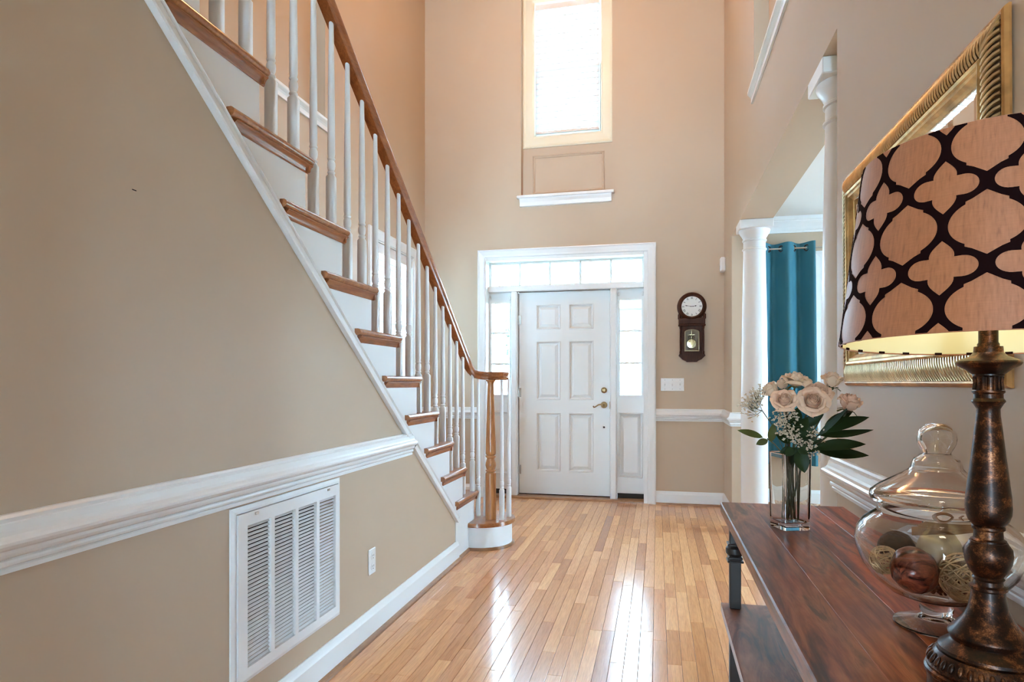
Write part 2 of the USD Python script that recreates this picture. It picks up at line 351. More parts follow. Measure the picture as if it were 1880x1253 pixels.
# ---- stairwell wall (behind the stair) with window and niche
ws = rect(-4.2, YB + 0.1, -0.02, ZC).difference(rect(4.92, 5.84, 1.00, 2.345)).difference(rect(2.2, 4.15, 2.985, 5.0))
wall_stair = struct('wall_stairwell', ext(ws, XS - 0.09, XS, 'yz'), WALL, 'pale tan wall behind the stair balusters', 'wall')
part(wall_stair, 'outer_layer', ext(rect(-4.2, YB + 0.1, -0.02, ZC).difference(rect(4.92, 5.84, 1.00, 2.345)), XS - 0.20, XS - 0.09, 'yz'), WALL)
LEDGE = [(0, 0), (.012, 0), (.012, .030), (.018, .040), (.030, .052), (.034, .058), (.034, .075), (-.09, .075), (-.09, .060), (0, .060)]
def ledge(name, x, sg, y0, y1, z0, label):
    poly = Polygon([(x + sg * d, z0 + z) for d, z in LEDGE])
    struct(name, ext(poly, y0, y1, 'xz'), WHITE, label, 'ledge')
ledge('trim_6', XS, 1, 2.1, 4.20, 2.925, 'painted ledge of the upper niche seen through the balusters')

# ---- right wall with the columned opening and niche
HZ = 2.347
hole = rect(2.375, 5.54, -0.1, HZ)
wr1 = rect(-4.2, 6.6, -0.02, ZC).difference(hole).difference(rect(2.0, 4.305, 2.99, 5.0))
wr2 = rect(-4.2, 6.6, -0.02, ZC).difference(hole)
wall_right = struct('wall_right', ext(wr1, XR, XR + 0.09, 'yz'), WALL, 'greige right wall with columned opening and gold mirror', 'wall')
part(wall_right, 'dining_side', ext(wr2, XR + 0.09, XR + 0.231, 'yz'), WALL)
ledge('trim_7', XR, -1, 1.9, 4.345, 2.925, 'painted ledge of the niche high on the right wall')
CRR = [(d * 1.0, z) for d, z in chair_prof()]
struct('trim_8', runs(CRR, 0.772, [(XR, -4.2), (XR, 2.375), (XR + 0.231, 2.375)]), WHITE, 'white chair rail on the right wall behind the console table', 'chair rail')
struct('baseboard_right', runs(BASEP, 0.0, [(XR, -4.2), (XR, 2.375), (XR + 0.231, 2.375)]), WHITE, 'white baseboard on the right wall behind the console table', 'baseboard')

# ---- hall ceiling and rear wall
struct('ceiling', box(XS - 0.2, XR + 0.24, -4.2, YB + 0.16, ZC, ZC + 0.1), CEIL, 'high white ceiling of the two-storey entrance hall', 'ceiling')
struct('ceiling_hall', box(XL - 0.03, XR + 0.05, -4.2, 1.35, 2.75, 3.02), CEIL, 'low hall ceiling under the upstairs landing behind the viewer', 'ceiling')
rear = rect(XS - 0.2, XR + 0.24, -0.02, ZC).difference(rect(-0.75, -0.15, 0.0, 2.1)).difference(rect(-2.2, -0.1, 3.1, 4.85))
struct('wall_rear', ext(rear, -4.3, -4.2, 'xz'), WALL, 'rear wall of the hall behind the viewer', 'wall')

# ---- dining room shell
DX0, DX1, DY0, DY1, DZ = XR + 0.231, 4.2, 1.0, 6.51, 2.70
wd = rect(DX0 - 0.05, DX1 + 0.15, -0.02, DZ + 0.1).difference(rect(1.51, 2.45, 0.65, 2.29))
struct('wall_dining_front', ext(wd, DY1, DY1 + 0.16, 'xz'), WALL, 'taupe dining room wall behind the teal curtain', 'wall')
wd2 = rect(DY0, DY1, -0.02, DZ + 0.1).difference(rect(3.85, 4.95, 0.85, 2.08))
struct('wall_dining_side', ext(wd2, DX1, DX1 + 0.15, 'yz'), WALL, 'far side wall of the dining room', 'wall')
struct('wall_dining_rear', box(DX0, DX1 + 0.15, DY0 - 0.1, DY0, -0.02, DZ + 0.1), WALL, 'rear wall of the dining room', 'wall')
struct('ceiling_dining', box(DX0, DX1 + 0.15, DY0 - 0.1, DY1 + 0.16, DZ, DZ + 0.1), CEIL, 'white dining room ceiling beyond the columns', 'ceiling')
CROWN = [(0, 0), (.014, 0), (.014, .018), (.022, .024), (.034, .050), (.060, .078), (.078, .092), (.078, .104), (.088, .110), (.088, .143), (0, .143)]
struct('trim_9', runs(CROWN, DZ - 0.143, [(DX1, DY0), (DX1, DY1), (DX0, DY1), (DX0, DY0)]), WHITE, 'white crown moulding in the dining room', 'crown moulding')
struct('baseboard_dining', runs(BASEP, 0.0, [(DX1, DY0), (DX1, DY1), (DX0, DY1), (DX0, 5.54)]), WHITE, 'white baseboard in the dining room', 'baseboard')

# ---- windows
CASP = [(0, 0), (0, 0.018), (0.012, 0.022), (0.026, 0.018), (0.060, 0.013), (0.078, 0.012), (0.084, 0.008), (0.084, 0)]
def window(n, place, a0, a1, b0, b1, label, depth=0.07, mid=True, casing=True, frame_mat=None, muntins=0, sill=True):
    """sash window in an opening a0..a1 x b0..b1; place(h) gives the plane h metres behind the wall face"""
    fm = frame_mat or WHITE
    w = thing(f'window_{n}', label, 'window', kind='structure')
    if casing:
        part(w, 'casing', mitre(rectpath(a0 - 0.084, a1 + 0.084, b0 - 0.084, b1 + 0.084), CASP, True, place), fm)
    J = [(0, 0), (0, -depth - 0.04), (-0.012, -depth - 0.04), (-0.012, 0)]
    part(w, 'jamb', mitre(rectpath(a0 + 0.012, a1 - 0.012, b0 + 0.012, b1 - 0.012), [(-0.0115, 0), (0, 0), (0, -depth - 0.05), (-0.0115, -depth - 0.05)], True, place), fm)
    zm = (b0 + b1) / 2
    S = [(0, -depth), (0.045, -depth), (0.050, -depth - 0.006), (0.050, -depth - 0.03), (0, -depth - 0.03)]
    for lo, hi, back in ((b0 + 0.012, zm + 0.018, 0.0), (zm - 0.018, b1 - 0.012, 0.032)):
        s = part(w, 'sash', mitre(rectpath(a0 + 0.012, a1 - 0.012, lo, hi), [(t, h - back) for t, h in S], True, place), fm)
        u0, u1, v0, v1 = a0 + 0.055, a1 - 0.055, lo + 0.045, hi - 0.045
        X = place
        vv = np.array([(u0, v0), (u1, v0), (u1, v1), (u0, v1)])
        P = []
        for hh in (-depth - 0.014 - back, -depth - 0.018 - back):
            xx, yy, zz = X(vv[:, 0], vv[:, 1], np.full(4, hh)); P.append(np.c_[np.broadcast_to(xx, 4), np.broadcast_to(yy, 4), np.broadcast_to(zz, 4)])
        part(s, 'pane', trimesh.Trimesh(*hull_arrays(np.vstack(P))), PANE)
    return w

def blind(label, place, a0, a1, z0, z1, pitch, sw, tilt, flip=1, valance=0.05, group='white slatted window blinds', mat=None):
    """horizontal slat blind hanging in front of a window"""
    mid = place
    def brick(u0, u1, v0, v1, h0, h1, rot=None):
        uc = np.array([(u0, v0, h0), (u1, v0, h0), (u1, v1, h0), (u0, v1, h0), (u0, v0, h1), (u1, v0, h1), (u1, v1, h1), (u0, v1, h1)])
        if rot:
            c = uc.mean(0); cs, sn = math.cos(rot), math.sin(rot); d = uc - c
            uc = np.c_[uc[:, 0], c[1] + d[:, 1] * cs - d[:, 2] * sn, c[2] + d[:, 1] * sn + d[:, 2] * cs]
        X, Y, Z = mid(uc[:, 0], uc[:, 1], uc[:, 2])
        return trimesh.Trimesh(*hull_arrays(np.c_[np.broadcast_to(X, 8), np.broadcast_to(Y, 8), np.broadcast_to(Z, 8)]))
    X, Y, Z = mid(np.array([(a0 + a1) / 2]), np.array([z0]), np.array([0.0]))
    base = tuple(float(np.ravel(q)[0]) for q in (X, Y, Z))
    b = thing('window_blind', label, 'blind', base, group)
    part(b, 'headrail', brick(a0, a1, z1 - valance, z1, -0.005, 0.045), PLASTIC)
    part(b, 'bottom_rail', brick(a0 + 0.003, a1 - 0.003, z0, z0 + 0.022, 0.008, 0.034), PLASTIC)
    z = z0 + 0.022 + pitch * 0.6
    while z < z1 - valance - pitch * 0.2:
        part(b, 'slat', brick(a0 + 0.003, a1 - 0.003, z - sw / 2, z + sw / 2, 0.0195, 0.0222, tilt), mat or SLAT)
        z += pitch
    for f in (0.14, 0.86):
        u = a0 + (a1 - a0) * f
        part(b, 'ladder_cord', brick(u - 0.001, u + 0.001, z0, z1 - valance, 0.045, 0.047), PLASTIC)
    return b

# upper hall window, set back in its recess
w1 = thing('window_1', 'tall cream framed window high above the front door', 'window', kind='structure')
part(w1, 'frame', mitre(rectpath(-1.305, -0.418, 3.465, 5.02), [(0, 0), (0.0, 0.012), (0.012, 0.018), (0.030, 0.012), (0.095, 0.010), (0.115, 0.004), (0.125, -0.05), (0, -0.05)], True, on_back(6.255)), CREAM)
for lo, hi, bk in ((3.592, 4.262, 0.0), (4.228, 4.896, 0.03)):
    s = part(w1, 'sash', mitre(rectpath(-1.18, -0.543, lo, hi), [(0, -0.02), (0.032, -0.02), (0.036, -0.03), (0.036, -0.05), (0, -0.05)], True, on_back(6.265 + bk)), WHITE)
    part(s, 'pane', box(-1.147, -0.576, 6.302 + bk, 6.306 + bk, lo + 0.033, hi - 0.033), PANE)
sl = thing('window_sill', 'white moulded sill under the recessed panel below the upper window', 'sill', (-0.86, 6.13, 2.86))
part(sl, 'stool', box(-1.342, -0.398, 6.108, 6.252, 2.938, 2.966, 0.005), WHITE)
part(sl, 'apron', ext(Polygon([(6.1549, 2.86), (6.137, 2.865), (6.132, 2.90), (6.122, 2.925), (6.120, 2.938), (6.1549, 2.938)]), -1.315, -0.425, 'yz'), WHITE)
blind('white slatted blind in the tall upper window above the front door', on_back(6.262), -1.176, -0.547, 3.595, 4.86, 0.0585, 0.062, -0.32)
w2 = window(2, on_left(XS), 4.92, 5.84, 1.00, 2.345, 'white window behind the stair balusters')
blind('white slatted blind glowing behind the stair balusters', on_left(XS - 0.055), 4.935, 5.825, 1.02, 2.33, 0.048, 0.052, -0.32, valance=0.085, mat=SLAT2)
w3 = window(3, on_back(DY1), 1.51, 2.45, 0.65, 2.29, 'white dining room window beside the teal curtain')
blind('white slatted blind half lowered in the dining room window', on_back(DY1 + 0.055), 1.525, 2.435, 1.36, 2.275, 0.040, 0.043, -0.32, valance=0.06, mat=SLAT2)

# ================================================================ ENTRANCE (door_1)
d1 = thing('door_1', 'white six-panel front door unit with sidelights and transom', 'front door', (-0.9, 6.2, 0.0), kind='structure')
DP = on_back(YB)
CAS = [(0, 0), (0, 0.022), (0.010, 0.026), (0.022, 0.020), (0.055, 0.014), (0.072, 0.014), (0.080, 0.008), (0.080, 0)]
part(d1, 'casing', mitre([(-0.013, 0.0), (-0.013, 2.452), (-1.743, 2.452), (-1.743, 0.0)], CAS, False, DP), WHITE)
part(d1, 'jamb', cat([box(-1.70, -1.660, 6.150, 6.335, 0.0, 2.38, .002), box(-0.125, -0.085, 6.150, 6.335, 0.0, 2.38, .002), box(-1.66, -0.125, 6.150, 6.335, 2.345, 2.38, .002)]), WHITE)
part(d1, 'transom_bar', box(-1.66, -0.125, 6.225, 6.335, 2.046, 2.098, .004), WHITE)
for x0, x1 in ((-1.424, -1.360), (-0.444, -0.380)):
    part(d1, 'mullion_post', box(x0, x1, 6.212, 6.335, 0.0, 2.048, .012), WHITE)
# transom light
tr = part(d1, 'transom_sash', mitre(rectpath(-1.66, -0.125, 2.098, 2.345), [(0, 0), (0.010, 0.0), (0.018, -0.008), (0.018, -0.035), (0, -0.035)], True, on_back(6.285)), WHITE)
for x in (-1.345, -1.040, -0.737, -0.439): part(tr, 'muntin', box(x - .010, x + .010, 6.288, 6.312, 2.112, 2.332, .003), WHITE)
xs = [-1.645, -1.345, -1.040, -0.737, -0.439, -0.14]
for a, b in zip(xs, xs[1:]): part(tr, 'pane', box(a + .004, b - .004, 6.299, 6.303, 2.112, 2.332), PANE)
# sidelights
for x0, x1 in ((-1.66, -1.424), (-0.380, -0.125)):
    sd = ext(rect(x0, x1, 0.068, 2.046).difference(rect(x0 + .018, x1 - .018, 1.010, 1.942)).difference(rect(x0 + .026, x1 - .026, 0.232, 0.834)), 6.278, 6.320, 'xz')
    sd = part(d1, 'sidelight', sd, WHITE)
    part(sd, 'stop', mitre(rectpath(x0 + .014, x1 - .014, 1.006, 1.946), [(0, 0), (0, .008), (.006, .008), (.012, 0)], True, on_back(6.278)), WHITE)
    g0, g1 = x0 + .016, x1 - .016
    zs = [1.006, 1.327, 1.638, 1.946]
    for a, b in zip(zs, zs[1:]): part(sd, 'pane', box(g0, g1, 6.298, 6.302, a + .002, b - .002), PANE)
    for z in zs[1:-1]: part(sd, 'muntin', box(g0, g1, 6.288, 6.312, z - .009, z + .009, .003), WHITE)
    a0, a1, b0, b1 = x0 + .026, x1 - .026, .232, .834
    part(sd, 'raised_panel', cat([box(a0 - .004, a1 + .004, 6.300, 6.312, b0 - .004, b1 + .004), trimesh.Trimesh(*hull_arrays([(x, 6.301, z) for x in (a0 + .006, a1 - .006) for z in (b0 + .006, b1 - .006)] + [(x, 6.287, z) for x in (a0 + .035, a1 - .035) for z in (b0 + .035, b1 - .035)]))]), WHITE)
    part(sd, 'panel_moulding', mitre(rectpath(a0 - .012, a1 + .012, b0 - .012, b1 + .012), [(0, 0), (.003, .007), (.010, .005), (.014, -.004)], True, on_back(6.278)), WHITE)
    part(sd, 'sweep', box(x0 + .002, x1 - .002, 6.285, 6.315, 0.020, 0.068), DARK)
    for xx in (x0 + .012, x1 - .012):
        part(sd, 'curtain_bracket', cat([box(xx - .009, xx + .009, 6.262, 6.280, 1.975, 2.012, .003), tube([(xx, 6.27, 1.99), (xx, 6.245, 1.985), (xx, 6.238, 1.995)], .004)]), PLASTIC)
# leaf
lx0, lx1, lz0, lz1 = -1.3535, -0.4505, 0.030, 2.0405
pan = [(-1.178, -0.938, 1.668, 1.912), (-0.852, -0.612, 1.668, 1.912), (-1.178, -0.938, 0.968, 1.548), (-0.852, -0.612, 0.968, 1.548), (-1.178, -0.938, 0.258, 0.838), (-0.852, -0.612, 0.258, 0.838)]
lp = rect(lx0, lx1, lz0, lz1)
for p in pan: lp = lp.difference(rect(*p))
leaf = part(d1, 'door_leaf', ext(lp, 6.290, 6.334, 'xz'), DOORW)
for a0, a1, b0, b1 in pan:
    st_ = mitre(rectpath(a0 - .001, a1 + .001, b0 - .001, b1 + .001), [(0, 0), (.003, .005), (.009, .003), (.015, -.013), (.021, -.017), (0, -.03)], True, on_back(6.290))
    rp = trimesh.Trimesh(*hull_arrays([(x, 6.3075, z) for x in (a0 + .020, a1 - .020) for z in (b0 + .020, b1 - .020)] + [(x, 6.2935, z) for x in (a0 + .050, a1 - .050) for z in (b0 + .050, b1 - .050)]))
    part(leaf, 'panel', cat([st_, rp, box(a0 - .004, a1 + .004, 6.307, 6.325, b0 - .004, b1 + .004)]), DOORW)
part(d1, 'weatherstrip', cat([box(-1.3598, -1.3545, 6.306, 6.33, 0.021, 2.0455), box(-0.4495, -0.4442, 6.306, 6.33, 0.021, 2.0455), box(-1.3598, -0.4442, 6.306, 6.33, 2.0415, 2.0458)]), DARK)
part(d1, 'door_sweep', box(lx0 + .002, lx1 - .002, 6.296, 6.33, 0.021, 0.031), DARK)
for z in (1.766, 1.039, 0.268):
    part(d1, 'hinge', cat([box(-1.358, -1.332, 6.2865, 6.291, z - .045, z + .045), lathe([(0, -.047), (.0065, -.047), (.0065, .047), (0, .047)], 10, (-1.359, 6.285, z))]), NICKEL)
rose_prof = [(0, 0), (.031, 0), (.0315, .004), (.027, .009), (.016, .011), (.012, .014), (0, .014)]
TOY = trimesh.transformations.rotation_matrix(PI / 2, (1, 0, 0))       # +z -> -y
def knobdisc(prof, x, y, z, n=28): return xf(lathe(prof, n), at(TOY, (x, y, z)))
part(d1, 'deadbolt', cat([knobdisc([(0, 0), (.029, 0), (.029, .006), (.024, .014), (.014, .017), (0, .017)], -.507, 6.290, 1.063), box(-.510, -.504, 6.258, 6.275, 1.051, 1.076, .002)]), BRASS)
lev = [(-.507, 6.276, .92), (-.507, 6.245, .92), (-.515, 6.236, .921), (-.535, 6.233, .926), (-.555, 6.233, .922), (-.575, 6.233, .910), (-.590, 6.233, .900), (-.602, 6.233, .899), (-.607, 6.233, .906), (-.602, 6.233, .911)]
part(d1, 'lever_handle', cat([knobdisc(rose_prof, -.507, 6.290, .92), tube(lev, [.010, .010, .009, .0075, .0065, .006, .006, .006, .0055, .005], 8)]), BRASS)
part(d1, 'viewer_hole', knobdisc([(0, 0), (.009, 0), (.009, .004), (.006, .005), (0, .004)], -.507, 6.290, .702, 16), IRON)
part(d1, 'strike_plate', box(-.4475, -.4435, 6.2105, 6.235, 0.885, 0.955), BRASS)
th = ext(Polygon([(6.150, 0.0005), (6.150, .008), (6.170, .019), (6.335, .020), (6.335, 0.0005)]), -1.659, -0.126, 'yz')
part(d1, 'threshold', th, SHOE)

# ================================================================ STAIRCASE
NY = lambda k: 4.347 - (k - 2) * 0.2762
ZT = lambda k: 0.185 + (k - 1) * 0.1973
KMAX = 15
st = thing('staircase', 'white staircase with oak treads, turned balusters and oak handrail', 'staircase', (-1.7, 4.3, 0.0))
# skirt / stringer
pts = [(4.317, 0.0)]
for k in range(2, KMAX):
    pts += [(NY(k) - .03, ZT(k) - .028), (NY(k + 1) - .03, ZT(k) - .028)]
yl = NY(KMAX) - .03
pts += [(yl, skz(yl)), (3.895, skz(3.895)), (3.895, 0.0)]
part(st, 'stringer', ext(Polygon(pts), -1.285, -1.249, 'yz'), WHITE)
# moulding on the stringer's lower edge
yA, yB_ = yl, 3.905
MP = [(0, 0), (0, .016), (.006, .019), (.012, .012), (.036, .009), (.042, .016), (.048, .013), (.052, 0)]
part(st, 'stringer_moulding', mitre([(yB_, skz(yB_)), (yA, skz(yA))], [(-t, h) for t, h in MP], False, on_left(-1.2495)), WHITE)
def rounded_tread(y0, y1, z1, x0, x1, ret):
    r, t = .014, .028
    zc = z1 - r
    sph = lambda p: m3.Manifold.sphere(r, 12).translate(p)
    m = m3.Manifold.batch_hull([sph((x0 + r, y1 - r, zc)), sph((x1 - r, y1 - r, zc)), sph((x0 + r, y0, zc)), sph((x1 - r, y0, zc))])
    a = m.to_mesh(); A = trimesh.Trimesh(a.vert_properties[:, :3], a.tri_verts)
    cyl = m3.Manifold.batch_hull([m3.Manifold.cylinder(ret, r, r, 14).rotate((90, 0, 0)).translate((x1 - r, y1 - r, zc)), m3.Manifold.cylinder(ret, r, r, 14).rotate((90, 0, 0)).translate((x1 - .026, y1 - r, zc))]).to_mesh()
    return cat([A, trimesh.Trimesh(cyl.vert_properties[:, :3], cyl.tri_verts)])
COVE = [(0, 0), (.020, 0), (.020, -.004), (.013, -.009), (.008, -.018), (.007, -.026), (.003, -.030), (0, -.030)]
for k in range(2, KMAX):
    y1, z1 = NY(k), ZT(k)
    t = part(st, 'tread', rounded_tread(y1 - .30, y1, z1, -2.295, -1.222, .455), REDWOODX if k % 2 else REDWOODX, smooth=40)
    cv = cat([ext(Polygon([(-1.249 + d, z1 - .028 + z) for d, z in COVE]), y1 - .445, y1 - .010, 'xz'),
              ext(Polygon([(y1 - .03 + d, z1 - .028 + z) for d, z in COVE]), -2.29, -1.232, 'yz')])
    part(t, 'cove', cv, REDWOOD, smooth=40)
    part(st, 'riser', box(-2.295, -1.286, y1 - .048, y1 - .030, ZT(k - 1), z1 - .028), WHITE)
# bullnose starting step
cx, cy, rx, ry = -1.225, 4.395, .245, .243
def bull(d):
    e = affinity.scale(Point(cx, cy).buffer(1.0, 32), rx - d, ry - d)
    return unary_union([e, rect(-2.295, cx, 4.300, cy + ry - d)]).difference(rect(-3, -1.287, 3.9, 4.297)).difference(rect(-2.3, -1.2485, 3.8, 4.297))
cs_ = part(st, 'starting_step', cat([ext(bull(.004), .157, .161, 'xy'), ext(bull(0), .161, .181, 'xy'), ext(bull(.004), .181, .185, 'xy')]), REDWOODX)
part(cs_, 'curved_riser', ext(bull(.022), .0, .157, 'xy'), WHITE)
part(cs_, 'shoe', cat([ext(bull(.004), 0, .008, 'xy'), ext(bull(.008), .008, .014, 'xy'), ext(bull(.013), .014, .018, 'xy')]), SHOE)
# handrail
RO = .86
rail_top = lambda y: .382 + (4.347 - y) * .7143 + RO
def baluster(x, y, z0, z1):
    s = .0155
    sq = m3.Manifold.batch_hull([m3.Manifold.cube((2 * s, 2 * s, .205)).translate((-s, -s, 0)), m3.Manifold.cylinder(.218, .0115, .0115, 12)]).to_mesh()
    Hh = z1 - z0
    pr = [(0, .20), (.0115, .215), (.0155, .222), (.0155, .226), (.0118, .231), (.0150, .240), (.0163, .252), (.0155, .264), (.0122, .272), (.0155, .277), (.0155, .281), (.0130, .286), (.0150, .300), (.0146, .42), (.0125, .5 * Hh + .2), (.0095, Hh - .01), (.0085, Hh), (0, Hh)]
    m = cat([trimesh.Trimesh(sq.vert_properties[:, :3], sq.tri_verts), lathe(pr, 12)])
    m.apply_translation((x, y, z0)); return m
BX = -1.285
for k in range(2, KMAX):
    for dy in (.05, .188):
        y = NY(k) - dy
        if rail_top(y) > 4.4: continue
        x = BX if y < 4.25 else -1.258
        top = rail_top(y) - .050 if y < 4.2 else 1.205
        part(st, 'baluster', baluster(x, y, ZT(k), top), WHITE, smooth=35)
for x, y in ((-1.248, 4.410), (-1.195, 4.425), (-1.055, 4.330), (-1.030, 4.440)):
    part(st, 'baluster', baluster(x, y, .185, 1.165), WHITE, smooth=35)
path = [(BX, 0.45, rail_top(.45)), (BX, 1.4, rail_top(1.4)), (BX, 2.4, rail_top(2.4)), (BX, 3.3, rail_top(3.3)), (BX, 3.9, rail_top(3.9)), (BX, 4.19, rail_top(4.19)), (-1.283, 4.235, 1.315), (-1.273, 4.270, 1.270), (-1.252, 4.300, 1.235), (-1.222, 4.322, 1.218), (-1.18, 4.335, 1.213), (-1.145, 4.343, 1.213)]
RP = [(-.019, 0), (.019, 0), (.028, -.007), (.0305, -.022), (.026, -.036), (.022, -.046), (.0245, -.058), (.021, -.070), (-.021, -.070), (-.0245, -.058), (-.022, -.046), (-.026, -.036), (-.0305, -.022), (-.028, -.007)]
P3 = np.array(path); T = np.gradient(P3[:, :2], axis=0); T /= np.linalg.norm(T, axis=1, keepdims=True); N = np.c_[T[:, 1], -T[:, 0]]
V = np.vstack([np.c_[P3[i, :2] + np.outer([d for d, _ in RP], N[i]), P3[i, 2] + np.array([z * (.78 if P3[i, 2] < 1.22 else (.85 if P3[i, 2] < 1.28 else 1)) for _, z in RP])] for i in range(len(P3))])
k_ = len(RP); F_ = []
for i in range(len(P3) - 1):
    for a in range(k_):
        b = (a + 1) % k_; F_ += [(i * k_ + a, (i + 1) * k_ + b, (i + 1) * k_ + a), (i * k_ + a, i * k_ + b, (i + 1) * k_ + b)]
for a in range(1, k_ - 1): F_ += [(0, a, a + 1), ((len(P3) - 1) * k_, (len(P3) - 1) * k_ + a + 1, (len(P3) - 1) * k_ + a)]
part(st, 'handrail', fix(trimesh.Trimesh(V, F_, process=False)), REDWOOD, smooth=50)
cap = part(st, 'handrail_cap', xf(lathe([(0, 1.157), (.066, 1.157), (.075, 1.162), (.077, 1.172), (.071, 1.180), (.073, 1.189), (.080, 1.202), (.079, 1.209), (.072, 1.213), (0, 1.214)], 40), at(np.eye(4), (-1.092, 4.365, 0))), REDWOOD, smooth=35)
nx, ny = -1.138, 4.343
part(st, 'newel_post', lathe([(0, .185), (.0375, .185), (.0375, .500), (.034, .508), (.028, .513), (.036, .520), (.036, .526), (.030, .532), (.034, .545), (.0375, .560), (.036, .575), (.031, .592), (.027, .606), (.029, .612), (.0365, .618), (.0365, .626), (.030, .632), (.0365, .642), (.0365, .66), (.034, .74), (.030, .86), (.026, 1.0), (.0225, 1.10), (.0215, 1.13), (.026, 1.145), (.033, 1.150), (.035, 1.157), (0, 1.158)], 28, (nx, ny, 0)), NEWELW, smooth=35)

# ================================================================ COLUMNS
def column(y, label):
    x = XR + .1155
    c = thing('column', label, 'column', (x, y, 0), group='white columns of the dining room opening')
    part(c, 'base', cat([box(x - .115, x + .115, y - .115, y + .115, 0.0005, .045, .003), lathe([(0, .045), (.112, .045), (.116, .055), (.116, .068), (.108, .078), (.101, .084), (.101, .092), (0, .092)], 40, (x, y, 0))]), WHITE, smooth=35)
    part(c, 'shaft', lathe([(0, .09), (.1005, .09), (.097, .105), (.0965, .60), (.0945, 1.1), (.0895, 1.6), (.0815, 2.02), (.0795, 2.135), (.0795, 2.14), (0, 2.14)], 44, (x, y, 0)), WHITE, smooth=35)
    part(c, 'astragal', lathe([(0, 2.128), (.0795, 2.128), (.088, 2.134), (.088, 2.142), (.0795, 2.148), (.0795, 2.20), (0, 2.20)], 44, (x, y, 0)), WHITE, smooth=35)
    part(c, 'capital', lathe([(0, 2.195), (.0795, 2.195), (.087, 2.200), (.087, 2.210), (.082, 2.214), (.083, 2.222), (.094, 2.242), (.108, 2.262), (.112, 2.276), (.112, 2.284), (0, 2.284)], 44, (x, y, 0)), WHITE, smooth=35)
    part(c, 'abacus', box(x - .118, x + .118, y - .118, y + .118, 2.284, HZ - .001, .004), WHITE)
column(5.11, 'far white round column framing the dining room opening')
column(2.68, 'near white round column beside the mirror wall, partly hidden by the wall end')

# ================================================================ WALL FITTINGS
# ---- return-air grille
g = thing('return_air_grille', 'large white louvered air return grille below the chair rail', 'vent grille', (XL, 2.026, 0.205))
gy0, gy1, gz0, gz1 = 1.690, 2.365, 0.205, 0.757
part(g, 'outer_frame', mitre(rectpath(gy0, gy1, gz0, gz1), [(0, 0), (0, .006), (.012, .010), (.020, .010), (.020, 0)], True, on_left(XL)), GRILLE)
fy0, fy1, fz0, fz1 = gy0 + .022, gy1 - .018, gz0 + .018, gz1 - .022
ly = [fy0 + .045, fy1 - .032]
n = 4; gap = .020; wcol = (ly[1] - ly[0] - 3 * gap) / n
fr = rect(fy0, fy1, fz0, fz1); cols = []
for i in range(n):
    a = ly[0] + i * (wcol + gap); cols.append((a, a + wcol)); fr = fr.difference(rect(a, a + wcol, fz0 + .030, fz1 - .040))
part(g, 'door_frame', ext(fr, XL + .003, XL + .016, 'yz'), GRILLE)
part(g, 'duct', cat([box(XL - .10, XL - .095, gy0 + .012, gy1 - .016, gz0 + .02, gz1 - .02)]), DARK)
for a, b in cols:
    z = fz0 + .036
    while z < fz1 - .044:
        c_, s_ = math.cos(.95), math.sin(.95)
        q = [(XL + .003 + d * c_ - e * s_, z + d * s_ * -1 + e * c_) for d, e in ((-.0065, -.0007), (.0065, -.0007), (.0065, .0007), (-.0065, .0007))]
        q = [(XL + .006 + u, z - v) for u, v in ((-.0035, -.0026), (-.0028, -.0034), (.0042, .0026), (.0035, .0034))]
        part(g, 'louver', ext(Polygon(q), a - .002, b + .002, 'xz'), GRILLE)
        z += .0126
for yy in (fy0 + .09, fy1 - .09): part(g, 'latch', cat([box(XL + .015, XL + .019, yy - .008, yy + .008, fz1 - .014, fz1 - .006, .001)]), NICKEL)

# ---- wall outlet
o = thing('wall_outlet', 'white duplex power outlet on the taupe wall under the stairs', 'power outlet', (XL, 2.671, 0.335))
part(o, 'cover_plate', box(XL, XL + .006, 2.636, 2.706, .278, .393, .003), PLASTIC)
for zc in (.312, .359):
    r = part(o, 'receptacle', xf(lathe([(0, 0), (.0165, 0), (.0165, .0075), (.015, .009), (0, .009)], 24), at(trimesh.transformations.rotation_matrix(PI / 2, (0, 1, 0)), (XL, 2.671, zc))), PLASTIC)
    part(r, 'slot', cat([box(XL + .0088, XL + .0094, 2.671 + s * .0063 - .0011, 2.671 + s * .0063 + .0011, zc - .001, zc + .008) for s in (-1, 1)] + [box(XL + .0088, XL + .0094, 2.6685, 2.6735, zc - .010, zc - .006)]), DARK)

# ---- light switches and sensor
s = thing('light_switch', 'white triple light switch plate below the wall clock', 'light switch', (0.136, YB, 1.12))
part(s, 'cover_plate', box(.030, .242, YB - .007, YB, 1.060, 1.180, .003), PLASTIC)
for i, x in enumerate((.068, .136, .204)):
    t = part(s, 'switch_toggle', cat([box(x - .006, x + .006, YB - .011, YB - .006, 1.105, 1.135, .001), xf(box(-.004, .004, -.014, 0, -.005, .005, .001), at(trimesh.transformations.rotation_matrix((-.5 if i != 1 else .5), (1, 0, 0)), (x, YB - .009, 1.12)))]), PLASTIC)
    part(s, 'screw', cat([xf(lathe([(0, 0), (.0035, 0), (.003, .0015), (0, .0015)], 10), at(TOY, (x, YB - .0068, 1.12 + q))) for q in (.042, -.042)]), NICKEL)
se = thing('wall_sensor', 'small white sensor box high on the wall edge near the clock', 'sensor', (XR, 6.06, 2.20))
part(se, 'housing', box(XR - .045, XR, 6.02, 6.10, 2.135, 2.268, .010), PLASTIC)
part(se, 'lens', box(XR - .0475, XR - .044, 6.035, 6.085, 2.150, 2.195, .002), simple('sensor_lens', (.70, .71, .72), .2))

